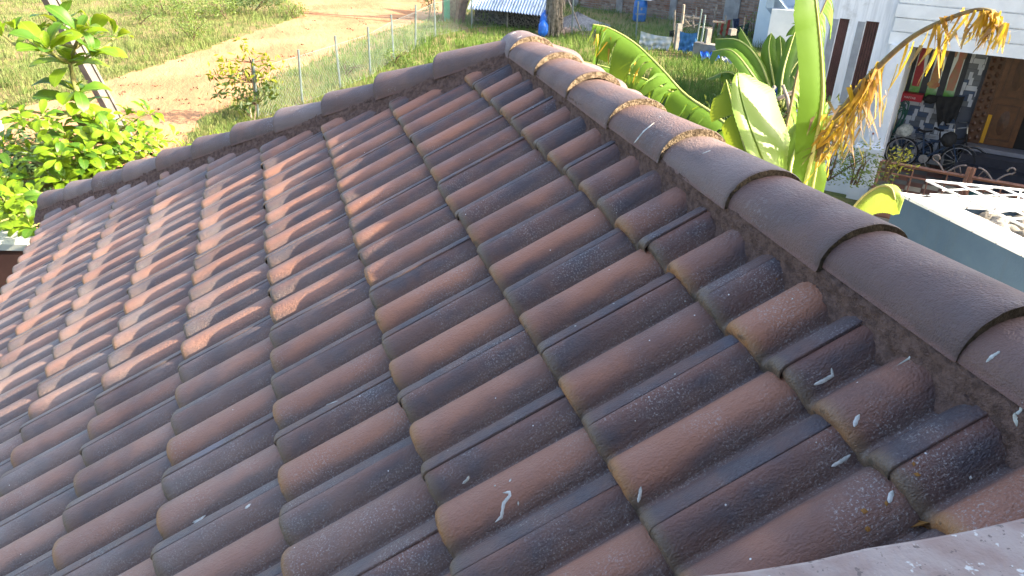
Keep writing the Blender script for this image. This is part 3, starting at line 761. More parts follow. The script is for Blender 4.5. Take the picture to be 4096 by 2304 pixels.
def strips(mb, p, n, L_, wd, rg, spread=.12, curl=.3, out=None):
    "ragged ribbons hanging from p"
    for _ in range(n):
        a = p + Vector((rg.gauss(0, spread), rg.gauss(0, spread), rg.gauss(0, spread * .4))); l = L_ * rg.uniform(.5, 1.15); w_ = wd * rg.uniform(.4, 1.2)
        th = rg.uniform(0, 6.28); s_ = Vector((math.cos(th), math.sin(th), 0)); dr = Vector((rg.gauss(0, curl), rg.gauss(0, curl), -1)).normalized()
        if out is not None: dr = (dr + out * .4).normalized()
        rows = []
        for k in range(6):
            f = k / 5; q = a + dr * l * f + s_.cross(Vector((0, 0, 1))) * math.sin(f * 3 + th) * l * .08
            s2 = Vector((math.cos(th + f * 1.3), math.sin(th + f * 1.3), 0)); ww = w_ * (1 - f * .75)
            rows.append([q - s2 * ww / 2, q + s2 * ww / 2])
        mb.grid(rows)
def bananas():
    b = at_r(3200, 900, 7.6); b.z = 0
    T = thing('banana_plant', 'large banana plant with torn arching leaf and tall upright leaf behind the ridge', 'banana plant', b)
    mb = MB(); top = at_r(3190, 800, 7.5); mb.tube([b, b.lerp(top, .5), top], [.16, .13, .08], 12); part('pseudostem', mb, M_PSTEM, T, True)
    q = at_r
    toc = (CAM - top).normalized()
    banana_leaf(T, [q(3040, 760, 7.5), q(2965, 575, 7.7), q(2870, 470, 7.9), q(2740, 378, 8.1), q(2640, 270, 8.3), q(2540, 175, 8.5), q(2440, 115, 8.6), q(2370, 98, 8.6)], .54, .14, (.1, -.25, 1), (.95, 1.2), .5, 3, sk=.3, label='arching leaf torn into hanging strips', taper=(.06, .12))
    banana_leaf(T, [q(2960, 700, 8.2), q(2800, 450, 8.5), q(2650, 350, 8.7), q(2500, 292, 8.9), q(2310, 246, 9.2), q(2200, 262, 9.3)], .45, .14, (.1, -.2, 1), (1.0, 1.2), .3, 9, sk=.15, label='lower arching leaf behind the ridge caps', taper=(.06, .15))
    banana_leaf(T, [q(3185, 860, 7.4), q(3222, 720, 7.3), q(3262, 560, 7.3), q(3288, 400, 7.3), q(3286, 250, 7.3), q(3274, 110, 7.3), q(3262, 0, 7.3), q(3250, -150, 7.4)], .235, .07, toc + Vector((.5, -.1, .2)), (.0, .9), .0, 4, sk=.12, ribr=.026, label='tall upright leaf with pale midrib', taper=(.35, .2))
    banana_leaf(T, [q(3150, 900, 7.2), q(3092, 740, 7.0), q(3040, 610, 7.0), q(2990, 480, 7.1), q(2960, 370, 7.2), q(2950, 290, 7.3)], .13, .46, toc * .6 + Vector((.6, -.5, .5)), (.25, .0), .0, 5, mat=M_BANY, rib=M_BANY, sk=.2, label='broad pale leaf lit from the right', taper=(.3, .3))
    banana_leaf(T, [q(3120, 860, 7.3), q(3010, 660, 7.3), q(2960, 520, 7.4), q(2925, 400, 7.5), q(2905, 320, 7.6)], .20, .12, toc + Vector((-.2, 0, .3)), (.5, .2), .06, 6, sk=.1, taper=(.3, .3))
    banana_leaf(T, [q(3200, 860, 7.6), q(3160, 700, 7.8), q(3200, 560, 8.1), q(3260, 470, 8.4), q(3310, 410, 8.6)], .22, .22, toc + Vector((0, 0, .6)), (.2, .2), .05, 8, taper=(.3, .3))
    banana_leaf(T, [q(3230, 900, 7.6), q(3245, 780, 7.5), q(3262, 690, 7.5), q(3282, 600, 7.6)], .16, .12, toc + Vector((.3, 0, .2)), (.1, .1), .0, 12, mat=M_BANY, taper=(.3, .4))
    banana_leaf(T, [q(3090, 700, 8.4), q(3150, 480, 8.6), q(3200, 250, 8.8), q(3280, 60, 9), q(3330, -60, 9.1)], .0, .30, toc + Vector((.6, 0, 0)), (.0, 1.0), .35, 14, mat=M_BANY, rib=M_RIBD, sk=-.3, label='yellowing leaf beside the tall upright one', taper=(.5, .2))
    # dry frond
    rg = random.Random(17); D = bez([q(3265, 640, 7.4), q(3330, 500, 7.3), q(3430, 360, 7.2), q(3520, 262, 7.15), q(3640, 155, 7.1), q(3770, 85, 7.0), q(3900, 40, 6.95), q(3975, 48, 6.95), q(4000, 85, 6.95)], 40)
    mb = MB(); mb.tube(D, [.030 * (1 - .8 * i / 39) + .004 for i in range(40)], 6); fr = part('dry_leaf', mb, M_RIBD, T, True, label='withered yellow leaf on a long arching stalk')
    my, mbb = MB(), MB()
    for i in range(6, 40):
        px = proj(D[i])[0]
        dens = 5 if 3430 < px < 3540 else 2 if 3605 < px < 3650 else 3 if 3725 < px < 3775 else 3 if 3800 < px < 3905 else 3 if px > 3945 else 0
        ln = .50 if px < 3560 else .40 if px < 3780 else .24
        if dens:
            strips(my, D[i], dens, ln, .055, rg, .03, .22); strips(mbb, D[i] - Vector((0, 0, ln * .45)), dens, ln * .6, .03, rg, .05, .3)
    part('hanging_strip', my, M_DRYL, fr, True, 'stuff'); part('hanging_strip', mbb, M_DRYB, fr, True, 'stuff')
    my, mbb = MB(), MB()
    for x, y, n in [(3300, 470, 5), (3370, 470, 6), (3290, 560, 5), (3340, 520, 6), (3280, 600, 3)]:
        strips(my, q(x, y, 7.3), n, .38, .07, rg, .05, .35); strips(mbb, q(x + 20, y - 20, 7.35), n + 4, .36, .035, rg, .10, .7)
    part('dry_leaf', my, M_DRYL, T, True, label='yellow withered strips by the stem'); part('dry_leaf', mbb, M_DRYB, T, True, label='brown withered strips by the stem')
    strips_b = MB()
    for x, y in [(2400, 120), (2440, 150), (2480, 190), (2510, 225), (2550, 240)]: strips(strips_b, q(x, y, 8.5), 3, .3, .03, rg, .04, .35)
    part('dry_tip', strips_b, M_DRYL, T, True)
    # drooping lime leaf close to the blue wall
    b2 = at_r(3400, 1000, 6.4); b2.z = 0
    T2 = thing('banana_plant', 'young banana plant with one folded lime green leaf beside the blue wall', 'banana plant', b2)
    mb = MB(); t2 = at_r(3370, 930, 6.4); mb.tube([b2, t2], [.09, .04], 10); part('pseudostem', mb, M_PSTEM, T2, True)
    banana_leaf(T2, [q(3360, 960, 6.4), q(3402, 860, 6.4), q(3455, 790, 6.35), q(3520, 748, 6.3), q(3565, 755, 6.25), q(3582, 800, 6.2)], .30, .05, (-.35, .2, 1), (1.25, 1.2), .0, 7, mat=M_BANY, taper=(.25, .25), sk=.05)
    # a farther clump
    b3 = at_r(3090, 520, 14.0); b3.z = 0
    T3 = thing('banana_plant', 'farther banana clump with dark green leaves before the pale blue house', 'banana plant', b3)
    mb = MB()
    for x in (3040, 3110, 3160): mb.tube([at_r(x, 540, 14.2) * 1.0 - Vector((0, 0, at_r(x, 540, 14.2).z)), at_r(x + 10, 400, 14.2)], [.14, .08], 9)
    part('pseudostem', mb, M_PSTEM, T3, True)
    F_ = [([(3100, 420), (3040, 250), (2960, 165), (2862, 156)], .34, .34), ([(3090, 430), (3010, 300), (2930, 205), (2850, 205)], .34, .34), ([(3080, 450), (3000, 360), (2920, 290), (2825, 318)], .3, .3), ([(3080, 460), (3000, 390), (2930, 340), (2890, 355)], .26, .26), ([(3110, 420), (3090, 300), (3075, 200), (3085, 130)], .22, .22), ([(3120, 420), (3130, 300), (3160, 190), (3195, 85)], .30, .30), ([(3120, 430), (3120, 320), (3125, 220), (3120, 140)], .24, .24), ([(3130, 430), (3150, 320), (3200, 240), (3250, 260)], .26, .26), ([(3110, 440), (3060, 330), (3010, 200), (2960, 110)], .2, .2), ([(3140, 440), (3190, 360), (3230, 330), (3280, 350)], .25, .25), ([(3060, 460), (3030, 400), (2990, 380), (2940, 420)], .25, .25)]
    for i, (L_, a, c_) in enumerate(F_):
        banana_leaf(T3, [q(x, y, 14 + .25 * k - .3 * (i % 2)) for k, (x, y) in enumerate(L_)], a * .68, c_ * .68, (-.25, -.5, 1) if i not in (4, 5, 6) else (-.5, -.8, .3), (.3, .3), .05, 30 + i, n=22, ribr=.025)
bananas()
# ------------------------------------------------------------------ fence, shed, wall and yard clutter far off
M_GALV = simple('galvanised_angle', (0.21, 0.27, 0.26), (0.15, 0.19, 0.185), 6, .5, .1, spec=.5)
FP = [(-1.74, 16.2), (-.58, 17.48), (.6, 18.96), (1.67, 20.34), (2.78, 22.6), (3.85, 24.3), (5.1, 26.6), (7.0, 28.2), (8.98, 28.4), (10.75, 26.2), (12.85, 24.5), (14.05, 21.9)]
def fence():
    T = thing('wire_fence', 'chain link fence on thin grey angle posts along the road and yard', 'fence', (FP[0][0], FP[0][1], 0))
    rg = random.Random(2)
    for x, y in FP:
        mb = MB(); h = 1.5 + rg.uniform(-.05, .05); ln = Vector((rg.uniform(-.05, .05), rg.uniform(-.04, .04), 1))
        p = Vector((x, y, 0)); q = p + ln * h
        for dx, dy in ((.03, .006), (.006, .03)):
            mb.add([p + Vector((a * dx, b * dy, 0)) for a, b in ((-1, -1), (1, -1), (1, 1), (-1, 1))] + [q + Vector((a * dx, b * dy, 0)) for a, b in ((-1, -1), (1, -1), (1, 1), (-1, 1))], [(0, 1, 5, 4), (1, 2, 6, 5), (2, 3, 7, 6), (3, 0, 4, 7), (4, 5, 6, 7)])
        part('post', mb, M_GALV, T)
    mb = MB(); H_ = 1.25; w_ = .0016
    for (x0, y0), (x1, y1) in zip(FP, FP[1:]):
        a, b = Vector((x0, y0, .03)), Vector((x1, y1, .03)); d = b - a; L_ = d.length; d.normalize(); nrm = Vector((-d.y, d.x, 0)); s = .11
        k = -H_
        while k < L_:
            for sg in (1, -1):
                u0, u1 = max(0, k), min(L_, k + H_)
                if u1 <= u0: continue
                z0, z1 = (u0 - k), (u1 - k)
                if sg < 0: z0, z1 = H_ - z0, H_ - z1
                p, q = a + d * u0 + Vector((0, 0, z0)), a + d * u1 + Vector((0, 0, z1))
                mb.add([p - nrm * w_, p + nrm * w_, q + nrm * w_, q - nrm * w_, p + Vector((0, 0, w_ * 2)), q + Vector((0, 0, w_ * 2))], [(0, 1, 2, 3), (0, 4, 5, 3), (1, 4, 5, 2)])
            k += s
        for z in (.03, H_): mb.tube([a + Vector((0, 0, z)), b + Vector((0, 0, z))], .004, 4)
    part('wire_mesh', mb, M_GALV, T, kind='stuff')
fence()

def corrugated():
    t = NT('corrugated_zinc'); P = t.pos()
    c = t.mix(t.map(t.noise(1.5, P, 4), .4, .65), (0.40, 0.50, 0.62), (0.28, 0.37, 0.48))
    return t.done(c, .45, None, .4, .2)
M_ZINC = corrugated(); M_THATCH = simple('grey_thatch', (0.24, 0.215, 0.17), (0.12, 0.105, 0.085), 9, .95, .6, 50)
M_DARKNET = simple('shed_inside', (0.045, 0.04, 0.035), (0.03, 0.028, 0.025), 4, .95, .2)
M_STICK = simple('weathered_stick', (0.34, 0.29, 0.23), (0.20, 0.165, 0.13), 9, .9, .4)
def shed():
    eL, eR = at_r(1868, 36, 33.4), at_r(2178, 61, 32.2); z = (eL.z + eR.z) / 2
    e = Vector((eR.x - eL.x, eR.y - eL.y, 0)); Ln = e.length; e.normalize(); bk = Vector((-e.y, e.x, 0))
    b = Vector((eL.x, eL.y, 0)); T = thing('tin_shed', 'low shed under a corrugated tin roof with netted thatch walls', 'shed', b)
    mb = MB(); n = 26 * 8; rows = []
    for j in range(5):
        f = j / 4; rows.append([b + e * (Ln * i / n) + bk * (f * 3.4) + Vector((0, 0, eL.z + (eR.z - eL.z) * i / n + f * 2.5 + .034 * math.sin(i / 8 * 2 * math.pi) + (.03 * math.sin(i * .021) if j == 0 else 0))) for i in range(n + 1)])
    mb.grid(rows); part('roof_sheet', mb, M_ZINC, T, True)
    mb = MB(); a = b + e * .15 + bk * .5; c_ = b + e * (Ln - .2) + bk * .5
    up = Vector((0, 0, .95)); mb.add([a, c_, c_ + up, a + up, a + bk * 2.6, c_ + bk * 2.6, c_ + bk * 2.6 + up * 2.6, a + bk * 2.6 + up * 2.6], [(0, 1, 2, 3), (0, 4, 7, 3), (1, 5, 6, 2), (4, 5, 6, 7)])
    part('wall', mb, M_DARKNET, T)
    rg = random.Random(4); mb = MB()
    for _ in range(520):
        x = rg.uniform(.1, Ln - .2); p = b + e * x + bk * rg.uniform(.32, .47) + Vector((0, 0, rg.uniform(0, .75))); l = rg.uniform(.15, .6); th = rg.gauss(1.57, .8)
        mb.tube([p, p + e * math.cos(th) * l + Vector((0, 0, math.sin(th) * l * .8)) - bk * rg.uniform(0, .06)], [.011, .005], 3, False)
    part('thatch', mb, M_THATCH, T, kind='stuff')
    for f in (.03, .5, .97):
        mb = MB(); p = b + e * Ln * f + bk * .3; mb.tube([p, p + Vector((0, 0, eL.z + .1))], .035, 6); part('post', mb, M_STICK, T)
    return b, e, bk, Ln
SH = shed()
def palm_stump():
    b = at_z(2208, 142); T = thing('palm_stump', 'thick grey fibrous palm trunk standing at the right end of the tin shed', 'tree', b)
    rg = random.Random(6); top = b + Vector((.15, 0, 3.2)); mb = MB()
    mb.tube([b, b.lerp(top, .3), b.lerp(top, .7), top], [.30, .33, .36, .34], 12); part('trunk', mb, M_THATCH, T, True)
    mb = MB()
    for _ in range(420):
        th = rg.uniform(0, 6.28); z = rg.uniform(.15, 3.1); p = b + Vector((.05 * z + .34 * math.cos(th), .34 * math.sin(th), z)); l = rg.uniform(.25, .8)
        q = p + Vector((math.cos(th) * rg.uniform(.02, .16), math.sin(th) * rg.uniform(.02, .16), -min(l, z)))
        s = Vector((-math.sin(th), math.cos(th), 0)) * rg.uniform(.012, .03)
        mb.add([p - s, p + s, q + s * .5, q - s * .5], [(0, 1, 2, 3)])
    part('dead_fibre', mb, M_THATCH, T, kind='stuff')
palm_stump()
def blob(mb, c, rad, seed, n=12, rough=.16):
    rg = random.Random(seed); ph = [rg.uniform(0, 6) for _ in range(6)]; rows = []
    for i in range(n + 1):
        a = math.pi * i / n; row = []
        for j in range(n * 2 + 1):
            b_ = 2 * math.pi * (j % (n * 2)) / (n * 2); k = 1 + rough * (math.sin(3 * b_ + ph[0] + 2 * a) * .5 + math.sin(5 * b_ + ph[1]) * .3 * math.sin(4 * a + ph[2]) + math.sin(7 * a + ph[3]) * .3) * math.sin(a)
            row.append(Vector(c) + Vector((rad[0] * math.sin(a) * math.cos(b_) * k, rad[1] * math.sin(a) * math.sin(b_) * k, rad[2] * math.cos(a) * k)))
        rows.append(row)
    mb.grid(rows)
M_BLUEB = simple('bright_blue_plastic', (0.02, 0.16, 0.62), (0.015, 0.10, 0.45), 6, .35, .3, 20, .5)
mb = MB(); p = at_r(2176, 78, 31.4); blob(mb, p, (.17, .15, .3), 1); blob(mb, at_r(2172, 116, 31.2), (.21, .18, .32), 2); mb.tube([at_r(2182, 40, 31.5), p], [.06, .1], 8)
solo('plastic_bag', mb, M_BLUEB, 'bright blue plastic bags tied at the shed corner by the palm trunk', 'bag', smooth=True)
def stick(a, b, r_, label, cat='pole', name='wooden_pole', mat=None):
    mb = MB(); mid = a.lerp(b, .5) + Vector((.03, .02, .02)); mb.tube([a, mid, b], [r_, r_ * .9, r_ * .75], 7); solo(name, mb, mat or M_STICK, label, cat, smooth=True, base=a)
stick(at_z(2330, 140), at_r(2255, -40, 33), .035, 'long bamboo pole leaning above the gravel heap')
stick(at_z(2188, 128), at_r(2245, 72, 31.2), .04, 'grey stick slanting across the foot of the palm trunk')
stick(at_z(2232, 140), at_r(2196, 68, 31.2), .03, 'thin stick propped against the palm trunk the other way')
mb = MB(); c0 = at_z(2308, 100); rows = []
for i in range(9):
    f = i / 8; rows.append([c0 + Vector((1.5 * f * math.cos(j * math.pi / 10) * (1 + .1 * math.sin(3 * j)), 1.4 * f * math.sin(j * math.pi / 10), .5 * (1 - f) ** 1.3 * (1 + .15 * math.sin(2.3 * j)))) for j in range(21)])
mb.grid(rows); solo('gravel_heap', mb, simple('grey_gravel', (0.24, 0.25, 0.26), (0.15, 0.16, 0.17), 14, .95, .9, 25, bdist=.05), 'low heap of blue grey gravel in front of the brick wall', 'gravel heap', smooth=True, base=c0)
M_RUBB = simple('rubble', (0.30, 0.24, 0.2), (0.22, 0.17, 0.14), 6, .9, .5)
for k, (x, y) in enumerate([(2258, 130), (2270, 135), (2283, 128), (2296, 134), (2245, 136)]):
    mb = MB(); c_ = at_z(x, y); blob(mb, c_ + Vector((0, 0, .09)), (.17, .13, .13), 20 + k, 7, .3)
    solo('rubble_stone', mb, M_RUBB, ('second', 'third', 'fourth', 'rightmost', 'leftmost')[k] + ' broken stone from the left in the row at the foot of the bamboo pole' if k < 3 else ('', '', '', 'rightmost', 'leftmost')[k] + ' broken stone in the row at the foot of the bamboo pole', 'stone', 'broken stones below the bamboo pole', True, c_)
def green_post():
    b = at_z(1788, 84); T = thing('concrete_post', 'grey concrete pole with its foot painted green left of the shed', 'post', b)
    mb = MB(); mb.box(b + Vector((0, 0, .55)), (.24, .2, 1.1)); part('painted_foot', mb, simple('green_paint', (0.03, 0.28, 0.16), (0.03, 0.2, 0.12), 5, .6, .2), T)
    mb = MB(); mb.box(b + Vector((0, 0, 2.6)), (.23, .19, 3.0)); part('shaft', mb, simple('grey_concrete', (0.36, 0.36, 0.34), (0.26, 0.26, 0.25), 5, .9, .3), T)
    b = at_z(1815, 70); T = thing('white_pipe', 'white plastic pipe standing beside the green footed pole', 'pipe', b)
    mb = MB(); mb.tube([b, b + Vector((0, 0, 2.2)), b + Vector((.5, .1, 2.9))], .05, 8); part('pipe', mb, simple('white_pvc', (0.7, 0.7, 0.66), (0.6, 0.6, 0.55), 4, .4, 0), T, True)
    b = at_z(1838, 88); rg = random.Random(3); mb = MB()
    for _ in range(120):
        a = b + Vector((rg.gauss(0, .12), rg.gauss(0, .12), 0)); q = b + Vector((.35 + rg.gauss(0, .14), rg.gauss(0, .1), rg.uniform(1.2, 2.6))); mb.tube([a, a.lerp(q, .5) + Vector((rg.gauss(0, .05), 0, 0)), q], [.02, .018, .008], 3, False)
    solo('palm_frond_bundle', mb, simple('red_brown_frond', (0.19, 0.11, 0.085), (0.11, 0.07, 0.055), 7, .9, .4), 'bundle of reddish brown dry palm fronds leaning at the shed left end', 'bundle', base=b)
    b = at_z(1862, 90); T = thing('stone_slab', 'grey weathered stone slab upright behind the dry frond bundle', 'slab', b + Vector((-.4, 1.1, 0)))
    mb = MB(); mb.box(b + Vector((-.4, 1.1, .9)), (.75, .15, 1.8)); part('slab', mb, M_THATCH, T)
green_post()

# brick wall
M_BRICK = None
t = NT('old_brick'); P = t.pos(); isl = t.n('ShaderNodeNewGeometry').outputs['Random Per Island']
c = t.mix(isl, (0.20, 0.105, 0.07), (0.40, 0.30, 0.23)); c = t.mix(t.map(t.noise(5, P, 3), .45, .65, 0, .6), c, (0.25, 0.16, 0.12))
c = t.mix(t.map(t.noise(1.0, P, 3), .55, .7, 0, .7), c, (0.27, 0.12, 0.07)); M_BRICK = t.done(c, .95, t.bump(t.noise(30, P, 3), .4, .02), .1)
M_PLASTER = simple('grey_plaster', (0.34, 0.33, 0.31), (0.23, 0.22, 0.21), 2.5, .95, .4, 20)
def brick_wall():
    A, C = Vector((10.2, 39.9, 0)), Vector((18.95, 25.3, 0)); d = (C - A); L_ = d.length; d.normalize(); nn = Vector((d.y, -d.x, 0))
    if nn.dot(CAM - A) < 0: nn = -nn
    H_ = 1.55
    T = thing('brick_wall', 'old rough brick boundary wall with grey plaster piers at the back', 'wall', C)
    rot = Matrix(((d.x, nn.x, 0), (d.y, nn.y, 0), (0, 0, 1)))
    mb = MB(); mb.box(A + d * L_ / 2 - nn * .1 + Vector((0, 0, H_ / 2 - .02)), (L_, .16, H_ - .04), rot); part('mortar_core', mb, simple('wall_mortar', (0.27, 0.24, 0.21), (0.2, 0.18, 0.15), 4, .95, .4), T)
    rg = random.Random(9); mb = MB(); z = .09; k = 0
    while z < H_ - .05:
        x = .12 * (k % 2)
        while x < L_ - .2:
            ln = rg.choice((.21, .22, .2, .11)); p = A + d * (x + ln / 2) + Vector((0, 0, z)) - nn * (.03 + rg.uniform(0, .02))
            mb.box(p, (ln, .06, .075 * rg.uniform(.85, 1.0)), rot); x += ln + .025
        z += .1; k += 1
    part('brick_courses', mb, M_BRICK, T, kind='stuff', label='rough courses of brown and pale bricks')
    for px in (2475, 2690, 2925, 2300):
        # along-wall position of the pier seen at that column
        dd = ray(px, 60); n2 = Vector((-dd.y, dd.x)); s = ((CAM.x - A.x) * n2.x + (CAM.y - A.y) * n2.y) / (d.x * n2.x + d.y * n2.y)
        mb = MB(); mb.box(A + d * s + Vector((0, 0, H_ / 2)), (.34 if px != 2925 else .7, .12, H_ - .01), rot); part('pier', mb, M_PLASTER, T)
    mb = MB(); mb.box(A + d * L_ / 2 - nn * .08 + Vector((0, 0, H_ + .03)), (L_ + .05, .30, .09), rot); part('coping', mb, M_PLASTER, T)
    mb = MB(); s = L_ - 4.2; mb.box(A + d * s + Vector((0, 0, .9)), (.18, .05, .5), rot); part('patch', mb, M_DARKNET, T, label='dark patch on the wall')
    return A, d, nn, L_, rot
BW = brick_wall()
M_WHITE = simple('old_white_board', (0.62, 0.62, 0.58), (0.5, 0.5, 0.46), 4, .7, .1)
def barrel():
    b = at_z(2556, 84); T = thing('water_barrel', 'blue plastic barrel with a sun emblem standing by the brick wall', 'barrel', b)
    R_ = .305; H_ = .92
    M_BB = simple('blue_barrel_plastic', (0.025, 0.17, 0.50), (0.02, 0.13, 0.42), 3, .4, .05, spec=.5)
    mb = MB(); mb.lathe(b, [(0, 0), (R_ * .88, 0), (R_ * .95, .05), (R_, .14), (R_, .30), (R_ * 1.02, .33), (R_, .36), (R_, .62), (R_ * 1.02, .65), (R_, .68), (R_ * .98, .80), (R_ * .90, .87), (R_ * .84, .90)], 28); part('drum', mb, M_BB, T, True)
    mb = MB(); mb.lathe(b, [(R_ * .84, .895), (R_ * .9, .90), (R_ * .9, .95), (R_ * .86, H_), (0, H_)], 28); part('rim', mb, simple('pale_blue_rim', (0.08, 0.30, 0.58), (0.06, 0.25, 0.5), 3, .4, 0), T, True)
    mp = simple('barrel_print', (0.50, 0.42, 0.22), (0.4, 0.36, 0.25), 9, .6, 0)
    a0 = math.atan2(CAM.y - b.y, CAM.x - b.x) + .12
    def wrap(x, z, off=.006):
        return b + Vector(((R_ + off) * math.cos(a0 + x / R_), (R_ + off) * math.sin(a0 + x / R_), z))
    mb = MB(); c_ = (0.02, .56)
    mb.add([wrap(c_[0] + .035 * math.cos(k * .524), c_[1] + .035 * math.sin(k * .524)) for k in range(12)], [tuple(range(12))])
    for k in range(12):
        th = k * .5236; mb.add([wrap(c_[0] + .045 * math.cos(th - .16), c_[1] + .045 * math.sin(th - .16)), wrap(c_[0] + .045 * math.cos(th + .16), c_[1] + .045 * math.sin(th + .16)), wrap(c_[0] + .078 * math.cos(th), c_[1] + .078 * math.sin(th))], [(0, 1, 2)])
    part('sun_emblem', mb, mp, T)
    part_text('SSUNTEX', .115, lambda x, y: wrap(x - .02, .30 + y), T, mp)
    mb = MB(); mb.box(b + Vector((.05, .1, H_ + .05)), (1.1, .55, .03), Matrix.Rotation(-.9, 3, 'Z') @ Matrix.Rotation(.05, 3, 'Y'))
    solo('white_board', mb, M_WHITE, 'white board laid over the mouth of the blue barrel', 'board')
def part_text(body, size, fn, parent, mat, name='lettering'):
    "flat print: letters as thin mesh laid on a surface by fn(x, y)"
    cu = bpy.data.curves.new(name, 'FONT'); cu.body = body; cu.size = size; cu.align_x = 'CENTER'; cu.resolution_u = 2
    o = bpy.data.objects.new(name, cu); COL.objects.link(o); dg = bpy.context.evaluated_depsgraph_get(); me0 = o.evaluated_get(dg).to_mesh()
    mb = MB(); mb.add([fn(v.co.x, v.co.y) for v in me0.vertices], [tuple(f.vertices) for f in me0.polygons])
    o.evaluated_get(dg).to_mesh_clear(); bpy.data.objects.remove(o, do_unlink=True); bpy.data.curves.remove(cu)
    return part(name, mb, mat, parent)
barrel()

# sheets hung on the fence, poles and clutter of the yard corner
def sheet(corners, mat, label, seed, sag=.12, fold=.05, n=22, m=14, name='hanging_sheet', cat='cloth', hem=.06):
    "corners: top left, top right, bottom right, bottom left"
    rg = random.Random(seed); a, b, c_, d = corners; nrm = (b - a).cross(d - a).normalized(); ph = [rg.uniform(0, 6) for _ in range(4)]; rows = []
    for i in range(m + 1):
        v = i / m; row = []
        for j in range(n + 1):
            u = j / n; p = a.lerp(b, u).lerp(d.lerp(c_, u), v)
            p = p + nrm * fold * (math.sin(u * 19 + ph[0] + v * 5) * .5 + math.sin(u * 31 - v * 9 + ph[1]) * .35 + math.sin(v * 17 + u * 7 + ph[2]) * .4) * (.3 + v)
            p.z -= sag * math.sin(u * math.pi) * (1 - v * .5) - hem * v * math.sin(u * 11 + ph[3])
            row.append(p)
        rows.append(row)
    mb = MB(); mb.grid(rows)
    return solo(name, mb, mat, label, cat, smooth=True)
M_WTARP = simple('dirty_white_sheet', (0.52, 0.54, 0.52), (0.36, 0.40, 0.42), 5, .75, .3, 30)
M_BTARP = simple('blue_sheet', (0.055, 0.19, 0.40), (0.035, 0.13, 0.30), 5, .5, .3, 30)
M_GTARP = simple('grey_sheet', (0.30, 0.32, 0.35), (0.2, 0.22, 0.25), 5, .6, .3)
q = at_r
sheet([q(2563, 124, 29.6), q(2690, 148, 29.4), q(2672, 208, 29.4), q(2556, 190, 29.6)], M_WTARP, 'wrinkled dirty white sheet hung on the chain link fence', 1, .05, .07)
sheet([q(2720, 124, 29.2), q(2790, 130, 29.0), q(2785, 208, 29.0), q(2713, 205, 29.2)], M_BTARP, 'dull blue sheet hanging between two posts of the yard corner', 2, .06, .06)
sheet([q(2798, 194, 28.6), q(2862, 204, 28.4), q(2880, 243, 27.6), q(2805, 225, 28.0)], M_BLUEB, 'bright blue tarpaulin slumped on the grass by the yard posts', 3, .02, .08)
sheet([q(2905, 222, 27.5), q(2985, 200, 27.2), q(2990, 244, 26.6), q(2888, 244, 26.9)], M_GTARP, 'grey sheet crumpled on the ground right of the bright blue tarpaulin', 4, .02, .09)
t = NT('striped_cloth'); P = t.pos(); wv = t.n('ShaderNodeTexWave'); wv.inputs['Scale'].default_value = 1.6; t.put(wv.inputs['Vector'], t.vmath('ADD', P, (0, 0, 0)))
M_STRIPE = t.done(t.mix(t.map(wv.outputs['Fac'], .4, .6), (0.26, 0.06, 0.05), (0.16, 0.19, 0.12)), .9, None, .1)
sheet([q(2868, 78, 32), q(2930, 76, 32), q(2928, 140, 32), q(2868, 142, 32)], M_STRIPE, 'red and green striped cloth on a rail before the brick wall', 5, .05, .05)
sheet([q(2932, 74, 31.5), q(2958, 72, 31.5), q(2954, 114, 31.5), q(2934, 112, 31.5)], simple('navy_cloth', (0.03, 0.045, 0.09), (0.02, 0.03, 0.06), 5, .9, .2), 'navy garment hung right of the striped cloth', 6, .02, .05)
sheet([q(2948, 106, 31), q(2998, 90, 31), q(2990, 140, 31), q(2944, 138, 31)], simple('dark_green_net', (0.02, 0.05, 0.045), (0.015, 0.03, 0.03), 5, .9, .2), 'dark green netting bunched near the white house corner', 7, .02, .08)
sheet([q(2678, 122, 29.9), q(2698, 118, 29.9), q(2696, 150, 29.9), q(2678, 150, 29.9)], simple('black_cloth', (0.025, 0.03, 0.03), (0.03, 0.06, 0.05), 5, .9, .2), 'black rag hung on the fence between the white and blue sheets', 8, .02, .04)
def pole_at(px, py0, py1, r_, rad, label, lean=0, mat=None, sq=False):
    b = at_r(px, py0, r_); tp = at_r(px + lean, py1, r_); mb = MB(); b = Vector((b.x, b.y, 0)) if b.z < .6 else b
    if sq: mb.box(b.lerp(tp, .5), (rad * 2, rad * 1.6, (tp - b).length))
    else: mb.tube([b, b.lerp(tp, .5) + Vector((.02, .01, 0)), tp], [rad, rad * .9, rad * .8], 6)
    solo('yard_post', mb, mat or M_STICK, label, 'post', base=b)
M_CPOST = simple('old_concrete_post', (0.24, 0.225, 0.20), (0.17, 0.16, 0.14), 5, .9, .4)
pole_at(2708, 200, 95, 29.5, .10, 'square concrete post left of the dull blue sheet', 8, M_CPOST, True)
pole_at(2698, 130, 40, 30.5, .05, 'dark wooden pole standing just behind the square concrete post', 2)
pole_at(2722, 125, 18, 30.2, .06, 'tall split grey pole rising above the dull blue sheet', 14)
pole_at(2795, 215, 60, 28.8, .04, 'leaning grey iron pipe right of the dull blue sheet', 26, M_GALV)
pole_at(2832, 195, 115, 28.6, .09, 'short concrete stub behind the bright blue tarpaulin', -2, M_CPOST, True)
pole_at(2782, 72, 30, 33, .04, 'thin pole standing before the middle of the brick wall', 4)
pole_at(2855, 90, 20, 33, .05, 'grey pole in front of the grey plaster patch', 12)
pole_at(2930, 140, 115, 30, .12, 'broad concrete block by the dark netting', 0, M_CPOST, True)
pole_at(2900, 95, 62, 31.8, .035, 'rust brown stake beside the striped cloth', 3)
pole_at(2970, 130, 70, 31, .03, 'slim rust stake among the netting', 10)
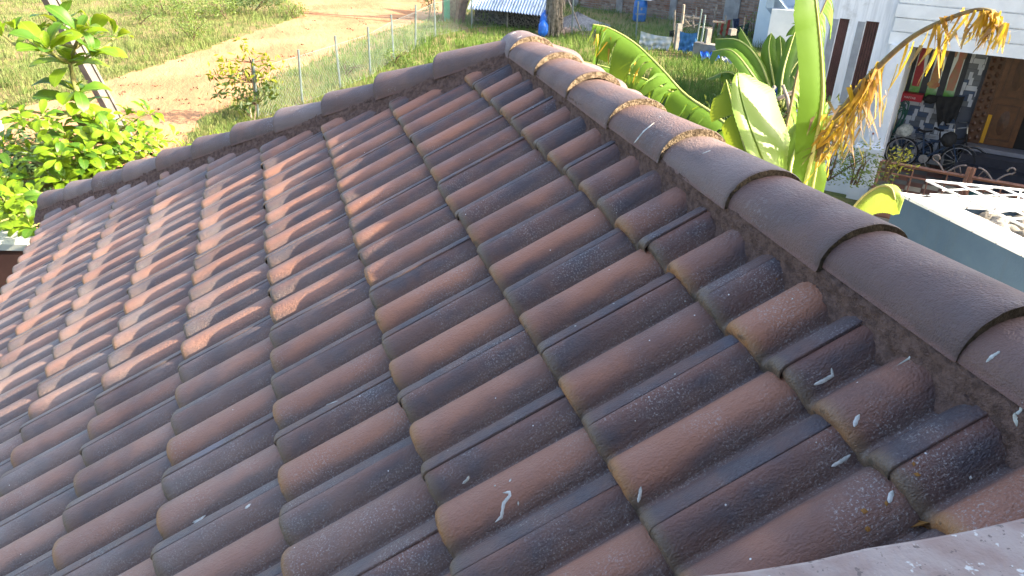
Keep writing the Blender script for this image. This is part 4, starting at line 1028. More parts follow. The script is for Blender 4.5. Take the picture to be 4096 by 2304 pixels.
def frame_pile():
    b = q(2760, 110, 31); b.z = 0; T = thing('stick_pile', 'tangle of grey branches and rails above the dull blue sheet', 'pile of sticks', b); rg = random.Random(12); mb = MB()
    for x0, y0, x1, y1, w_ in [(2735, 66, 2800, 74, .04), (2735, 100, 2775, 62, .035), (2740, 78, 2760, 104, .04), (2728, 108, 2790, 100, .03), (2770, 74, 2775, 112, .045), (2742, 60, 2745, 105, .03), (2800, 108, 2850, 112, .03), (2850, 86, 2900, 90, .04), (2725, 90, 2765, 84, .03)]:
        mb.tube([q(x0, y0, 31 + rg.uniform(-.4, .4)), q(x1, y1, 31 + rg.uniform(-.4, .4))], w_, 5)
    part('branch', mb, M_STICK, T)
frame_pile()
mb = MB(); p = q(2845, 178, 28.5); mb.box(Vector((p.x, p.y, .28)), (1.2, .35, .5), Matrix.Rotation(-.9, 3, 'Z')); solo('block_stack', mb, M_CPOST, 'low stack of grey blocks behind the bright blue tarpaulin', 'blocks')
shrub(2835, 92, [(0, .7, .4, .6), (.15, 1.15, .25, .4)], 260, .13, M_SHRUB, 'upright green shrub among the yard poles before the brick wall', .95, r=None)
shrub(3010, 150, [(0, .5, .4, .5), (.5, .5, .4, .5), (.2, 1.0, .3, .4)], 240, .11, M_SHRUB, 'tall weedy shrub against the corner of the pale blue house', 1.0)
shrub(3060, 160, [(0, .9, .3, .8), (.15, 1.7, .15, .4)], 150, .11, M_SHRUBD, 'thin climbing weed on the pale blue house wall', 1.1)

# leaning pole at the left and bits beside it
def lean_pole():
    b = at_z(545, 625); b0 = b; r_ = math.hypot(b.x - CAM.x, b.y - CAM.y); tp = at_r(110, -170, r_ - .6)
    ax = (tp - b).normalized(); x = ax.cross((CAM - b).normalized()).normalized(); y = ax.cross(x)
    T = thing('concrete_strut', 'grey concrete pole leaning left with a recessed face', 'pole', b)
    rot = Matrix((( x.x, y.x, ax.x), (x.y, y.y, ax.y), (x.z, y.z, ax.z))) @ Matrix.Rotation(.62, 3, 'Z')
    Lg = (tp - b).length; mb = MB(); M_ = simple('pole_concrete', (0.17, 0.16, 0.145), (0.11, 0.105, 0.10), 4, .9, .5, 25)
    mb.box(b.lerp(tp, .5), (.15, .10, Lg), rot)
    for s in (-1, 1): mb.box(b.lerp(tp, .5) + rot @ Vector((s * .095, 0, 0)), (.05, .17, Lg - .01), rot)
    part('shaft', mb, M_, T)
lean_pole()
def left_bits():
    b = at_z(2, 520); T = thing('boundary_post', 'white post with red bands at the far left edge behind the leaves', 'post', b)
    mb = MB(); mb.box(b + Vector((-.05, 0, .65)), (.2, .2, 1.3)); part('shaft', mb, simple('white_lime', (0.7, 0.68, 0.64), (0.6, 0.56, 0.52), 5, .8, .1), T)
    mb = MB()
    for z in (.3, .75): mb.box(b + Vector((-.05, 0, z)), (.206, .206, .16))
    part('red_band', mb, simple('faded_red', (0.5, 0.16, 0.13), (0.42, 0.12, 0.1), 5, .8, .1), T)
    c_ = at_r(40, 950, 7.4); T = thing('compound_wall', 'brown compound wall with pale coping below the lime leaved tree', 'wall', Vector((c_.x, c_.y, 0)))
    d = Vector((rx.x, rx.y, 0)).normalized(); rot = Matrix(((d.x, -d.y, 0), (d.y, d.x, 0), (0, 0, 1)))
    e_ = c_ - d * 1.6; mb = MB(); mb.box(Vector((e_.x, e_.y, c_.z / 2 - .06)), (3.6, .2, c_.z - .12), rot); part('wall', mb, simple('brown_wall_paint', (0.20, 0.085, 0.055), (0.14, 0.06, 0.04), 3, .85, .3), T)
    mb = MB(); mb.box(Vector((e_.x, e_.y, c_.z - .03)), (3.66, .28, .06), rot); part('coping', mb, simple('pale_coping', (0.42, 0.44, 0.40), (0.33, 0.34, 0.31), 3, .85, .3), T)
left_bits()
# ------------------------------------------------------------------ neighbour house with the porch
AZ = R(41.0); ED = Vector((math.cos(AZ), math.sin(AZ), 0)); ET = Vector((math.sin(AZ), -math.cos(AZ), 0)); UP = Vector((0, 0, 1))
HROT = Matrix(((ET.x, ED.x, 0), (ET.y, ED.y, 0), (0, 0, 1)))          # box x along the front, y into the house
def H(t_, d, z): return Vector((CAM.x, CAM.y, 0)) + ET * t_ + ED * d + UP * z
def hp(x, y, d):
    "t, z of the pixel on the plane at depth d"
    r_ = ray(x, y); s = d / r_.dot(ED); return r_.dot(ET) * s, CAM.z + r_.z * s
M_WWALL = simple('white_limewash', (0.74, 0.76, 0.78), (0.62, 0.65, 0.68), 1.2, .85, .25, 25)
t = NT('streaked_white_wall'); P = t.pos()
st = t.noise(3, t.vmath('MULTIPLY', P, (4, 4, .25)), 4, .6)
c = t.mix(t.map(st, .38, .66), (0.76, 0.78, 0.80), (0.60, 0.62, 0.64)); c = t.mix(t.map(t.noise(1.2, P, 5, .7), .6, .72, 0, .5), c, (0.42, 0.42, 0.40))
M_STREAK = t.done(c, .85, t.bump(t.noise(18, P, 3), .2, .02), .2)
M_DARKF = simple('dark_window_frame', (0.045, 0.05, 0.06), (0.03, 0.035, 0.045), 4, .5, 0)
M_VOID = simple('dark_interior', (0.02, 0.018, 0.016), (0.015, 0.014, 0.012), 2, .9, 0)
HT = 5.6
def hbox(mb, t0, t1, d0, d1, z0, z1):
    mb.box(H((t0 + t1) / 2, (d0 + d1) / 2, (z0 + z1) / 2), (abs(t1 - t0), abs(d1 - d0), abs(z1 - z0)), HROT)
def porch_house():
    F = 16.0; BW_ = 18.0; ZF = .30
    T = thing('porch_house', 'white neighbour house with a deep dark porch and boarded front beam', 'house', H(0, F, 0))
    tp_r = hp(3625, 230, F)[0]; tp_l = hp(3330, 300, F)[0] - .55
    w1 = (hp(3312, 280, F)[0], hp(3352, 280, F)[0]); w2 = (hp(3418, 280, F)[0], hp(3470, 280, F)[0])
    zt, zb = 3.35, 1.75
    mb = MB()
    hbox(mb, tp_l, w1[0], F, F + .25, 0, HT); hbox(mb, w1[1], w2[0], F, F + .25, 0, HT); hbox(mb, w2[1], tp_r, F, F + .25, 0, HT)
    for a, b in (w1, w2): hbox(mb, a, b, F + .002, F + .25, 0, zb); hbox(mb, a, b, F + .002, F + .25, zt, HT)
    hbox(mb, tp_r - .22, tp_r - .002, F + .25, BW_, 0, HT)          # side wall of the porch
    hbox(mb, tp_l, tp_l + .2, F + .25, F + 9.5, 0, HT)
    part('wall', mb, M_STREAK, T)
    mb = MB(); hbox(mb, tp_r - .30, tp_r + .03, F - .12, F - .003, 0, 3.0); part('pillar', mb, M_WWALL, T)
    mb = MB(); hbox(mb, tp_l - .05, tp_r + .06, F - .16, F - .003, 0, .34); part('plinth', mb, M_WWALL, T)
    M_GRILL = simple('brown_window_bars', (0.10, 0.045, 0.04), (0.07, 0.035, 0.03), 5, .6, 0)
    for a, b in (w1, w2):
        mb = MB(); hbox(mb, a, b, F + .2, F + .22, zb, zt); w_ = part('window', mb, M_VOID, T)
        for k in range(5):
            mb = MB(); x = a + (b - a) * (k + .5) / 5; hbox(mb, x - .018, x + .018, F + .06, F + .09, zb, zt); part('bar', mb, M_GRILL, w_)
        mb = MB(); hbox(mb, a - .14, a - .01, F - .008, F + .05, zb + .02, zt - .02); part('shutter', mb, simple('grey_shutter', (0.30, 0.32, 0.34), (0.24, 0.25, 0.27), 5, .7, .1), w_)
    # boarded beam
    tb0 = hp(3565, 120, F - .05)[0]; zb0 = hp(3700, 192, F - .05)[1]; tb1 = tb0 + 7.5
    M_BOARD = simple('white_board_paint', (0.76, 0.78, 0.78), (0.64, 0.66, 0.66), 2.2, .6, .15, 40)
    mb = MB(); hbox(mb, tb0 + .03, tb1, F - .02, F + .2, zb0 + .01, HT); part('beam', mb, M_STREAK, T)
    z = zb0; k = 0
    while z < HT - .05:
        mb = MB(); h = .245; hbox(mb, tb0 + (.02 * (k % 2)), tb1, F - .055 - .004 * (k % 3), F - .022, z, min(z + h - .022, HT)); part('board', mb, M_BOARD, T); z += h; k += 1
    mb = MB(); hbox(mb, tp_l - .3, tb1 + .2, F - .3, F + 9.5, HT + .003, HT + .14); part('roof_slab', mb, M_WWALL, T)
    mb = MB(); hbox(mb, tb0, tb1, F + .2, BW_, zb0 + .25, zb0 + .33); part('ceiling', mb, M_WWALL, T)
    mb = MB(); hbox(mb, tb1 - .2, tb1, F + .01, BW_, 0, HT); part('side_wall', mb, M_WWALL, T)
    # porch floor of alternating tiles
    M_FT = [simple('brown_floor_tile', (0.16, 0.075, 0.05), (0.12, 0.06, 0.04), 6, .5, .05), simple('beige_floor_tile', (0.36, 0.32, 0.23), (0.30, 0.26, 0.19), 6, .5, .05), simple('grey_floor_tile', (0.12, 0.12, 0.105), (0.09, 0.09, 0.08), 6, .5, .05)]
    mb = MB(); hbox(mb, tp_r, tb1 - .2, 14.2, BW_ - .001, 0, ZF - .03); part('porch_base', mb, simple('porch_cement', (0.22, 0.2, 0.18), (0.17, 0.16, 0.14), 4, .9, .2), T)
    for i in range(13):
        for j in range(13):
            t0 = tp_r + .02 + i * .295; d0 = 14.22 + j * .29
            if t0 + .29 > tb1 - .2: continue
            mb = MB(); hbox(mb, t0, t0 + .285, d0, d0 + .28, ZF - .029, ZF); part('floor_tile', mb, M_FT[0 if (i + j) % 2 else (1 if (i * 7 + j * 3) % 5 < 3 else 2)], T)
    # back wall
    mb = MB(); hbox(mb, tp_r, tb1, BW_, BW_ + .2, 0, HT); part('back_wall', mb, simple('porch_grout', (0.09, 0.10, 0.12), (0.07, 0.08, 0.1), 4, .9, .1), T)
    td = hp(3857, 560, BW_)[0]; zs = hp(3700, 402, BW_)[1]; zthr = hp(3857, 562, BW_)[1]
    tw0 = tp_r + .02; tw1 = hp(3840, 350, BW_)[0]
    # facing tiles: blue, slate and pale in a basket pattern
    M_WT = [simple('navy_wall_tile', (0.035, 0.075, 0.15), (0.03, 0.06, 0.12), 5, .35, 0, spec=.5), simple('slate_wall_tile', (0.12, 0.14, 0.17), (0.10, 0.12, 0.14), 5, .35, 0, spec=.5), simple('pale_wall_tile', (0.46, 0.50, 0.55), (0.40, 0.44, 0.5), 5, .35, 0, spec=.5)]
    rg = random.Random(31)
    def tiles(t0, t1, z0, z1):
        z = z0; row = 0
        while z < z1 - .03:
            x = t0 - .11 * (row % 3)
            k = row
            while x < t1 - .02:
                wd = .205 if k % 2 == 0 else .075; a, b = max(x, t0), min(x + wd, t1)
                if b - a > .03:
                    mb = MB(); hgt = .098 if k % 2 == 0 else .15; hbox(mb, a, b - .008, BW_ - .014 - (0 if k % 2 == 0 else .003), BW_ - .001, z, min(z + hgt, z1)); part('wall_tile', mb, M_WT[2] if k % 2 else M_WT[rg.choice((0, 0, 1, 2, 1))], T)
                x += wd; k += 1
            z += .108; row += 1
    tiles(tw0, td - .24, ZF + .01, zs); tiles(tw1 + .03, td - .05, zs, hp(3950, 205, BW_)[1] + .25)
    # picture windows
    zt2 = 3.4; mb = MB(); hbox(mb, tw0, tw1, BW_ - .05, BW_ - .002, zs, zt2); wn = part('window', mb, M_DARKF, T)
    t_ = NT('painted_glass'); zz = t_.sep(t_.pos())[2]; nzz = t_.noise(6, t_.pos(), 3)
    c = t_.mix(t_.map(t_.m('ADD', zz, t_.m('MULTIPLY', nzz, .5)), zs + .35, zs + .85), (0.08, 0.26, 0.05), (0.55, 0.62, 0.60)); c = t_.mix(t_.map(zz, zs + 1.2, zs + 1.9), c, (0.12, 0.36, 0.40))
    M_PIC = t_.done(c, .2, None, .5)
    M_SKIN = simple('picture_ochre', (0.36, 0.22, 0.14), (0.3, 0.17, 0.1), 6, .5, 0); M_ROBE = [simple('picture_red', (0.34, 0.04, 0.05), (0.24, 0.03, 0.04), 6, .5, 0), simple('picture_gold', (0.40, 0.26, 0.10), (0.34, 0.12, 0.07), 6, .5, 0), simple('picture_rose', (0.40, 0.14, 0.10), (0.3, 0.2, 0.12), 6, .5, 0)]
    n = 3; wd = (tw1 - tw0) / n
    for k in range(n):
        a, b = tw0 + k * wd + .065, tw0 + (k + 1) * wd - .065
        mb = MB(); hbox(mb, a, b, BW_ - .062, BW_ - .052, zs + .1, zt2 - .1); pane = part('pane', mb, M_PIC, wn)
        cx = (a + b) / 2
        def ell(c_, rx_, rz_, m_, dd, name='painted_figure', nn=14):
            mb = MB(); mb.add([H(c_[0] + rx_ * math.cos(q * 2 * math.pi / nn), BW_ - dd, c_[1] + rz_ * math.sin(q * 2 * math.pi / nn)) for q in range(nn)], [tuple(range(nn))]); part(name, mb, m_, wn)
        mb = MB(); mb.add([H(cx + x * .52 + .03 * (k - 1) * (y > .5), BW_ - .066, zs + .28 + y * 1.05) for x, y in ((-.13, .0), (.13, 0), (.16, .25), (.10, .6), (.12, .85), (.05, .98), (-.05, .98), (-.12, .85), (-.10, .6), (-.16, .25))], [tuple(range(10))]); part('painted_figure', mb, M_ROBE[k], wn)
        ell((cx, zs + 1.42), .065, .09, M_SKIN, .066); ell((cx - .085, zs + 1.08), .028, .14, M_SKIN, .067); ell((cx + .085, zs + 1.05), .028, .13, M_SKIN, .067); ell((cx, zs + 1.51), .06, .05, M_VOID, .067)
        if k == 1: ell((cx, zs + .36), .12, .07, M_ROBE[1], .068)
    # carved door frame, leaf standing open, dark hall
    M_WOOD = simple('carved_teak', (0.085, 0.036, 0.016), (0.055, 0.024, 0.011), 9, .45, .5, 40, .5); zdt = 3.05
    dw = hp(4090, 300, BW_)[0] + .7
    mb = MB(); hbox(mb, td, td + .26, BW_ - .09, BW_ - .004, zthr, zdt); fr = part('door_frame', mb, M_WOOD, T)
    z = zthr + .08; 
    while z < zdt - .05:
        mb = MB()
        for s, o_ in ((.07, 0), (.19, .05)):
            c_ = H(td + s, BW_ - .09, z + o_); mb.add([c_ + ET * .045 * math.cos(q * 1.047) + UP * .06 * math.sin(q * 1.047) for q in range(6)] + [c_ - ED * .03], [(q, (q + 1) % 6, 6) for q in range(6)])
        part('carving', mb, M_WOOD, fr); z += .16
    tl1 = td + .26 + .62
    mb = MB(); hbox(mb, td + .262, tl1, BW_ - .07, BW_ - .003, zthr + .01, zdt); dl = part('door_leaf', mb, simple('door_teak', (0.115, 0.048, 0.018), (0.075, 0.031, 0.012), 7, .4, .3, 50, .5), T)
    for z0, z1 in ((zthr + .12, zthr + .85), (zthr + .98, zdt - .1)):
        mb = MB(); a, b = td + .36, tl1 - .1
        hbox(mb, a, a + .03, BW_ - .085, BW_ - .071, z0, z1); hbox(mb, b - .03, b, BW_ - .085, BW_ - .071, z0, z1); hbox(mb, a + .031, b - .031, BW_ - .085, BW_ - .071, z0, z0 + .03); hbox(mb, a + .031, b - .031, BW_ - .085, BW_ - .071, z1 - .03, z1)
        c_ = H((a + b) / 2, BW_ - .071, (z0 + z1) / 2); rz_ = (z1 - z0) * .36
        mb.add([c_ + ET * .1 * math.cos(q * .628) + UP * rz_ * math.sin(q * .628) for q in range(10)] + [c_ - ED * .035], [(q, (q + 1) % 10, 10) for q in range(10)])
        part('panel', mb, M_WOOD, dl)
    mb = MB(); hbox(mb, td + .275, td + .345, BW_ - .082, BW_ - .071, zthr + .03, zthr + .62); part('yellow_strip', mb, simple('yellow_brass', (0.50, 0.27, 0.02), (0.4, 0.2, 0.02), 5, .4, 0), dl)
    mb = MB(); mb.tube([H(tl1 - .06, BW_ - .1, zthr + 1.0), H(tl1 - .06, BW_ - .14, zthr + 1.07), H(tl1 - .06, BW_ - .1, zthr + 1.16)], .015, 6); part('handle', mb, M_DARKF, dl)
    mb = MB(); hbox(mb, tl1 + .001, tl1 + .75, BW_ - .006, BW_ - .002, zthr, zdt); part('doorway', mb, M_VOID, T)
    mb = MB(); hbox(mb, tl1 + .751, tl1 + 1.3, BW_ - .07, BW_ - .002, zthr, zdt); part('door_leaf', mb, M_WOOD, T)
    # steps
    M_GRAN = simple('black_granite', (0.028, 0.03, 0.04), (0.02, 0.022, 0.03), 9, .3, .05, spec=.5)
    mb = MB(); hbox(mb, td + .03, td + 3.4, BW_ - .35, BW_ - .003, zthr - .09, zthr - .001); part('threshold', mb, simple('grey_stone_sill', (0.20, 0.20, 0.22), (0.16, 0.16, 0.18), 5, .5, 0), T)
    hs_ = (zthr - .09 - ZF) / 3
    for k in range(3):
        mb = MB(); hbox(mb, td - .05 * k, td + 3.4, BW_ - .36 - .3 * (k + 1), BW_ - .36 - .3 * k - (.001 if k else 0), ZF + .001, ZF + hs_ * (3 - k) - .01); part('step', mb, M_GRAN, T)
    mb = MB(); hbox(mb, td + .35, td + 1.5, BW_ - 2.0, BW_ - 1.45, ZF + .004, ZF + .02); solo('door_mat', mb, simple('green_mat', (0.02, 0.10, 0.07), (0.02, 0.07, 0.09), 6, .95, .4), 'dark green mat at the foot of the black steps', 'mat')
    return dict(F=F, BW=BW_, ZF=ZF, tp_r=tp_r, td=td, zs=zs, tw0=tw0, tw1=tw1)
PH = porch_house()

M_BIKEB = simple('dark_blue_bike_paint', (0.02, 0.05, 0.10), (0.02, 0.04, 0.08), 5, .35, 0, spec=.5)
M_RUB = simple('black_rubber', (0.018, 0.018, 0.018), (0.025, 0.025, 0.025), 9, .85, .1)
M_CHROME = simple('dull_chrome', (0.42, 0.43, 0.44), (0.32, 0.33, 0.34), 7, .3, 0, metal=.7, spec=.5)
def bicycle(t0, d, z0, label, paint, wb=1.06, R_=.335):
    T = thing('bicycle', label, 'bicycle', H(t0, d, z0), 'bicycles parked on the porch')
    def p(x, z, o=0.0): return H(t0 + x, d + o, z0 + z)
    def ring(c_, r_, rad, n=28, m=6):
        mb = MB(); mb.tube([p(c_[0] + r_ * math.cos(k * 2 * math.pi / n), c_[1] + r_ * math.sin(k * 2 * math.pi / n)) for k in range(n + 1)], rad, m, False); return mb
    for cx in (0, wb):
        w_ = part('wheel', ring((cx, R_), R_ - .02, .02), M_RUB, T, True, label=None)
        part('rim', ring((cx, R_), R_ - .045, .010), M_CHROME, w_, True)
        mb = MB()
        for k in range(14): mb.tube([p(cx, R_, .02 * (-1) ** k), p(cx + (R_ - .05) * math.cos(k * .4488), R_ + (R_ - .05) * math.sin(k * .4488))], .0025, 3, False)
        mb.tube([p(cx, R_, -.05), p(cx, R_, .05)], .025, 8); part('spoke', mb, M_CHROME, w_)
        mb = MB(); a0, a1 = (.2, 2.9) if cx == 0 else (.6, 2.6)
        mb.grid([[p(cx + (R_ + .025) * math.cos(a0 + (a1 - a0) * k / 12), R_ + (R_ + .025) * math.sin(a0 + (a1 - a0) * k / 12), o_) for k in range(13)] for o_ in (-.03, 0, .03)]); part('mudguard', mb, M_CHROME, T, True)
    bb = (.44, .29); st = (.32, .78); hd = (wb - .20, .86); hb = (wb - .17, .70)
    mb = MB()
    for a, b, r_ in ((bb, st, .017), (bb, hb, .02), ((st[0] + .04, st[1] - .16), (hd[0] + .02, hd[1] - .1), .017), (hd, hb, .02)): mb.tube([p(*a), p(*b)], r_, 7)
    for o_ in (-.05, .05): mb.tube([p(0, R_, o_), p(*bb, o_ * .6)], .011, 5); mb.tube([p(0, R_, o_), p(st[0] + .02, st[1] - .14, o_ * .4)], .010, 5)
    part('frame', mb, paint, T)
    mb = MB()
    for o_ in (-.05, .05): mb.tube([p(*hb, o_ * .7), p(wb - .08, .5, o_), p(wb, R_, o_)], .012, 5)
    part('fork', mb, paint, T)
    mb = MB(); mb.tube([p(hd[0], hd[1]), p(hd[0] - .03, hd[1] + .14)], .013, 6); mb.tube([p(hd[0] - .2, hd[1] + .14, -.27), p(hd[0] - .05, hd[1] + .17, -.22), p(hd[0] - .03, hd[1] + .14, 0), p(hd[0] - .05, hd[1] + .17, .22), p(hd[0] - .2, hd[1] + .14, .27)], .012, 6); part('handlebar', mb, M_CHROME, T)
    mb = MB(); rows = []
    for k in range(8):
        f = k / 7; w_ = .085 * (1 - f) ** .7 + .02; rows.append([p(st[0] - .14 + .28 * f, st[1] + .10 + .015 * math.cos(f * 6), w_ * s) + Vector((0, 0, -.03 * abs(s))) for s in (-1, -.5, 0, .5, 1)])
    mb.grid(rows); mb.tube([p(*st), p(st[0] - .01, st[1] + .09)], .012, 6); part('saddle', mb, M_RUB, T, True)
    mb = MB()
    for o_ in (-.06, .06): mb.tube([p(st[0] - .05, st[1] - .1, o_), p(-.25, st[1] - .1, o_)], .007, 4); mb.tube([p(-.02, R_, o_), p(-.2, st[1] - .1, o_)], .006, 4)
    for x in (-.2, -.08, .05, .16): mb.tube([p(x, st[1] - .1, -.06), p(x, st[1] - .1, .06)], .006, 4)
    part('carrier', mb, M_CHROME, T)
    mb = MB(); mb.lathe((0, 0, 0), [(.0, -.005), (.09, -.005), (.09, .005), (0, .005)], 16); m_ = Matrix(((ET.x, 0, ED.x), (ET.y, 0, ED.y), (0, 1, 0))); mb.v = [tuple(m_ @ Vector(q_) + p(*bb, -.05)) for q_ in mb.v]
    mb.tube([p(*bb, -.06), p(bb[0] + .1, bb[1] - .14, -.08), p(bb[0] + .1, bb[1] - .14, -.17)], .01, 5); part('crank', mb, M_CHROME, T)
    return T
tb = hp(3610, 590, 17.35)[0]
bicycle(tb, 17.35, PH['ZF'], 'dark blue bicycle nearest the railing with a pale cloth on its carrier', M_BIKEB)
bicycle(tb + .28, 17.66, PH['ZF'], 'black bicycle half hidden behind the dark blue one', M_RUB, 1.0, .31)
mb = MB(); blob(mb, H(tb - .05, 17.35, PH['ZF'] + .80), (.17, .13, .14), 41, 10, .25); solo('cloth_bundle', mb, simple('speckled_white_cloth', (0.40, 0.42, 0.38), (0.25, 0.27, 0.24), 25, .9, .3), 'pale speckled cloth bundle on the carrier of the dark blue bicycle', 'cloth', smooth=True)
mb = MB(); blob(mb, H(tb + .80, 17.3, PH['ZF'] + .78), (.17, .12, .16), 42, 10, .2); solo('black_bag', mb, M_RUB, 'black bag hanging from the handlebar of the dark blue bicycle', 'bag', smooth=True)
def hose():
    c_ = hp(3590, 500, 17.85); T = thing('garden_hose', 'green hose hanging in long loops at the left end of the porch wall', 'hose', H(c_[0], 17.85, c_[1])); mb = MB(); rg = random.Random(2)
    for k in range(6):
        w_ = .10 + .02 * k; h = .34 + .05 * k; o_ = rg.uniform(-.04, .04)
        mb.tube([H(c_[0] + o_ + w_ * math.cos(a * .5236) - .25 * (1 - math.sin(a * .5236)) * h, 17.88 - .012 * k, c_[1] + h * math.sin(a * .5236)) for a in range(13)], .013, 6, False)
    part('coil', mb, simple('green_hose_rubber', (0.02, 0.12, 0.08), (0.015, 0.09, 0.06), 8, .45, 0, spec=.5), T, True)
hose()
def on_sill(x, d=17.8): return hp(x, 402, d)[0]
mb = MB(); tt = on_sill(3645); hbox(mb, tt - .2, tt + .2, 17.74, 17.94, PH['zs'] + .002, PH['zs'] + .15); rb = solo('red_box', mb, simple('red_carton', (0.34, 0.02, 0.035), (0.28, 0.02, 0.03), 5, .5, 0), 'flat red carton with white print on the porch window sill', 'box')
part_text('MAFTAB', .06, lambda x, y: H(tt - .04 + x, 17.738, PH['zs'] + .05 + y), rb, M_WHITE)
mb = MB(); blob(mb, H(on_sill(3600), 17.85, PH['zs'] + .03), (.17, .08, .1), 43, 9, .3); solo('pink_cloth', mb, simple('magenta_cloth', (0.36, 0.03, 0.14), (0.28, 0.02, 0.1), 6, .9, .2), 'crumpled magenta cloth left of the red carton', 'cloth', smooth=True)
mb = MB(); blob(mb, H(on_sill(3565), 17.85, PH['zs'] + .17), (.20, .1, .2), 44, 9, .25); solo('dark_bag', mb, M_RUB, 'black bag slumped at the left end of the porch window sill', 'bag', smooth=True)
mb = MB(); blob(mb, H(on_sill(3720), 17.83, PH['zs'] + .08), (.14, .1, .09), 45, 9, .3); solo('black_shoe_bag', mb, M_RUB, 'small black pouch right of the red carton', 'pouch', smooth=True)
a_ = on_sill(3795)
sheet([H(a_ - .28, 17.88, PH['zs'] + .16), H(a_ + .26, 17.88, PH['zs'] + .22), H(a_ + .24, 17.7, PH['zs'] - .26), H(a_ - .05, 17.68, PH['zs'] - .38)], M_RUB, 'black jacket draped over the right end of the porch window sill', 9, .02, .04, 14, 10, 'jacket', 'jacket')

def railing():
    d = 15.3; T = thing('brown_railing', 'rusty brown iron railing with curled scrolls at its gate before the porch', 'railing', H(0, d, 0))
    M_ = simple('rusty_brown_iron', (0.30, 0.15, 0.10), (0.20, 0.10, 0.07), 9, .7, .2); M_SC = simple('grey_scroll_iron', (0.22, 0.18, 0.16), (0.15, 0.12, 0.11), 9, .6, .1)
    t0 = hp(3522, 660, d)[0]; t1 = hp(3868, 690, d)[0]; t2 = hp(3895, 690, d)[0]; t3 = t2 + 3.2; zt = hp(3700, 676, d)[1]
    def bar(a, b, w_, name, par=T): 
        mb = MB(); mb.tube([a, b], w_, 4); part(name, mb, M_, par)
    for a, b in ((t0, t1), (t2, t3)):
        bar(H(a, d, zt), H(b, d, zt), .035, 'top_rail'); bar(H(a, d, zt - .2), H(b, d, zt - .2), .02, 'mid_rail'); bar(H(a, d, .12), H(b, d, .12), .025, 'bottom_rail')
        n = int((b - a) / .24)
        for k in range(n + 1):
            x = a + (b - a) * k / n; bar(H(x, d, .0 if k in (0, n) else .12), H(x, d, zt if k % 2 == 0 else zt - .2), .03 if k in (0, n) else .014, 'baluster')
    for x in (t1 + .02, t2 - .02): mb = MB(); mb.tube([H(x, d, 0), H(x, d, zt + .18)], .045, 4); part('gate_post', mb, M_, T)
    for x, s in ((t1 - .02, -1), (t2 + .02, 1)):
        mb = MB(); pts = [H(x + s * (.02 + .10 * math.sin(k * .45) * .5 + .62 * k / 14), d, zt + .10 + .10 * math.cos(k * .47)) for k in range(13)]
        e_ = pts[-1]; pts += [e_ + ET * s * (.09 * math.sin(k * .6)) * (1 - k * .07) + UP * (.09 * (1 - math.cos(k * .6)) * (1 - k * .07)) for k in range(1, 9)]
        mb.tube(pts, .016, 5); mb.tube([H(x + s * .06, d, zt + .02), H(x + s * .12, d, zt + .16), H(x + s * .2, d, zt + .1), H(x + s * .16, d, zt + .03)], .012, 4); part('scroll', mb, M_SC, T, True)
railing()
def bottle():
    b = hp(3490, 556, 15.9); T = thing('plastic_bottle', 'clear plastic bottle with brown cap on the ledge by the white pillar', 'bottle', H(b[0], 15.75, b[1] - .12)); mb = MB(); c_ = H(b[0], 15.75, b[1] - .12)
    mb.lathe(c_, [(0, 0), (.045, 0), (.048, .02), (.048, .14), (.04, .19), (.018, .23), (.018, .25)], 14); part('body', mb, simple('milky_plastic', (0.55, 0.58, 0.6), (0.5, 0.52, 0.54), 5, .25, 0, spec=.5), T, True)
    mb = MB(); mb.lathe(c_, [(.02, .25), (.02, .285), (0, .285)], 12); part('cap', mb, simple('brown_cap', (0.3, 0.1, 0.06), (0.25, 0.08, 0.05), 5, .5, 0), T)
    mb = MB(); q_ = c_ + Vector((0, 0, -.04)); mb.box(q_, (.5, .3, .08), HROT); mb2 = MB(); mb2.box(Vector((q_.x, q_.y, (q_.z - .04) / 2)), (.36, .22, q_.z - .04), HROT)
    T2 = thing('white_ledge', 'white ledge block at the foot of the porch pillar', 'ledge', Vector((q_.x, q_.y, 0))); part('top', mb, M_WWALL, T2); part('block', mb2, M_WWALL, T2)
bottle()
for x, y, lab, m_ in ((3310, 720, 'grey green bush below the white pillar', M_SHRUB), (3420, 740, 'yellow flecked bush right of the pillar base bush', M_SHRUB), (3545, 720, 'light green twiggy plant before the brown railing', M_SHRUBY)):
    shrub(x, y, [(0, .35, .5, .4), (.35, .3, .4, .35), (-.3, .4, .4, .4), (.1, .7, .25, .25)] if x < 3500 else [(0, .4, .3, .3), (.2, .55, .2, .15)], 240, .085, m_, lab, 1.0, r=14.6 if x < 3500 else 14.4)

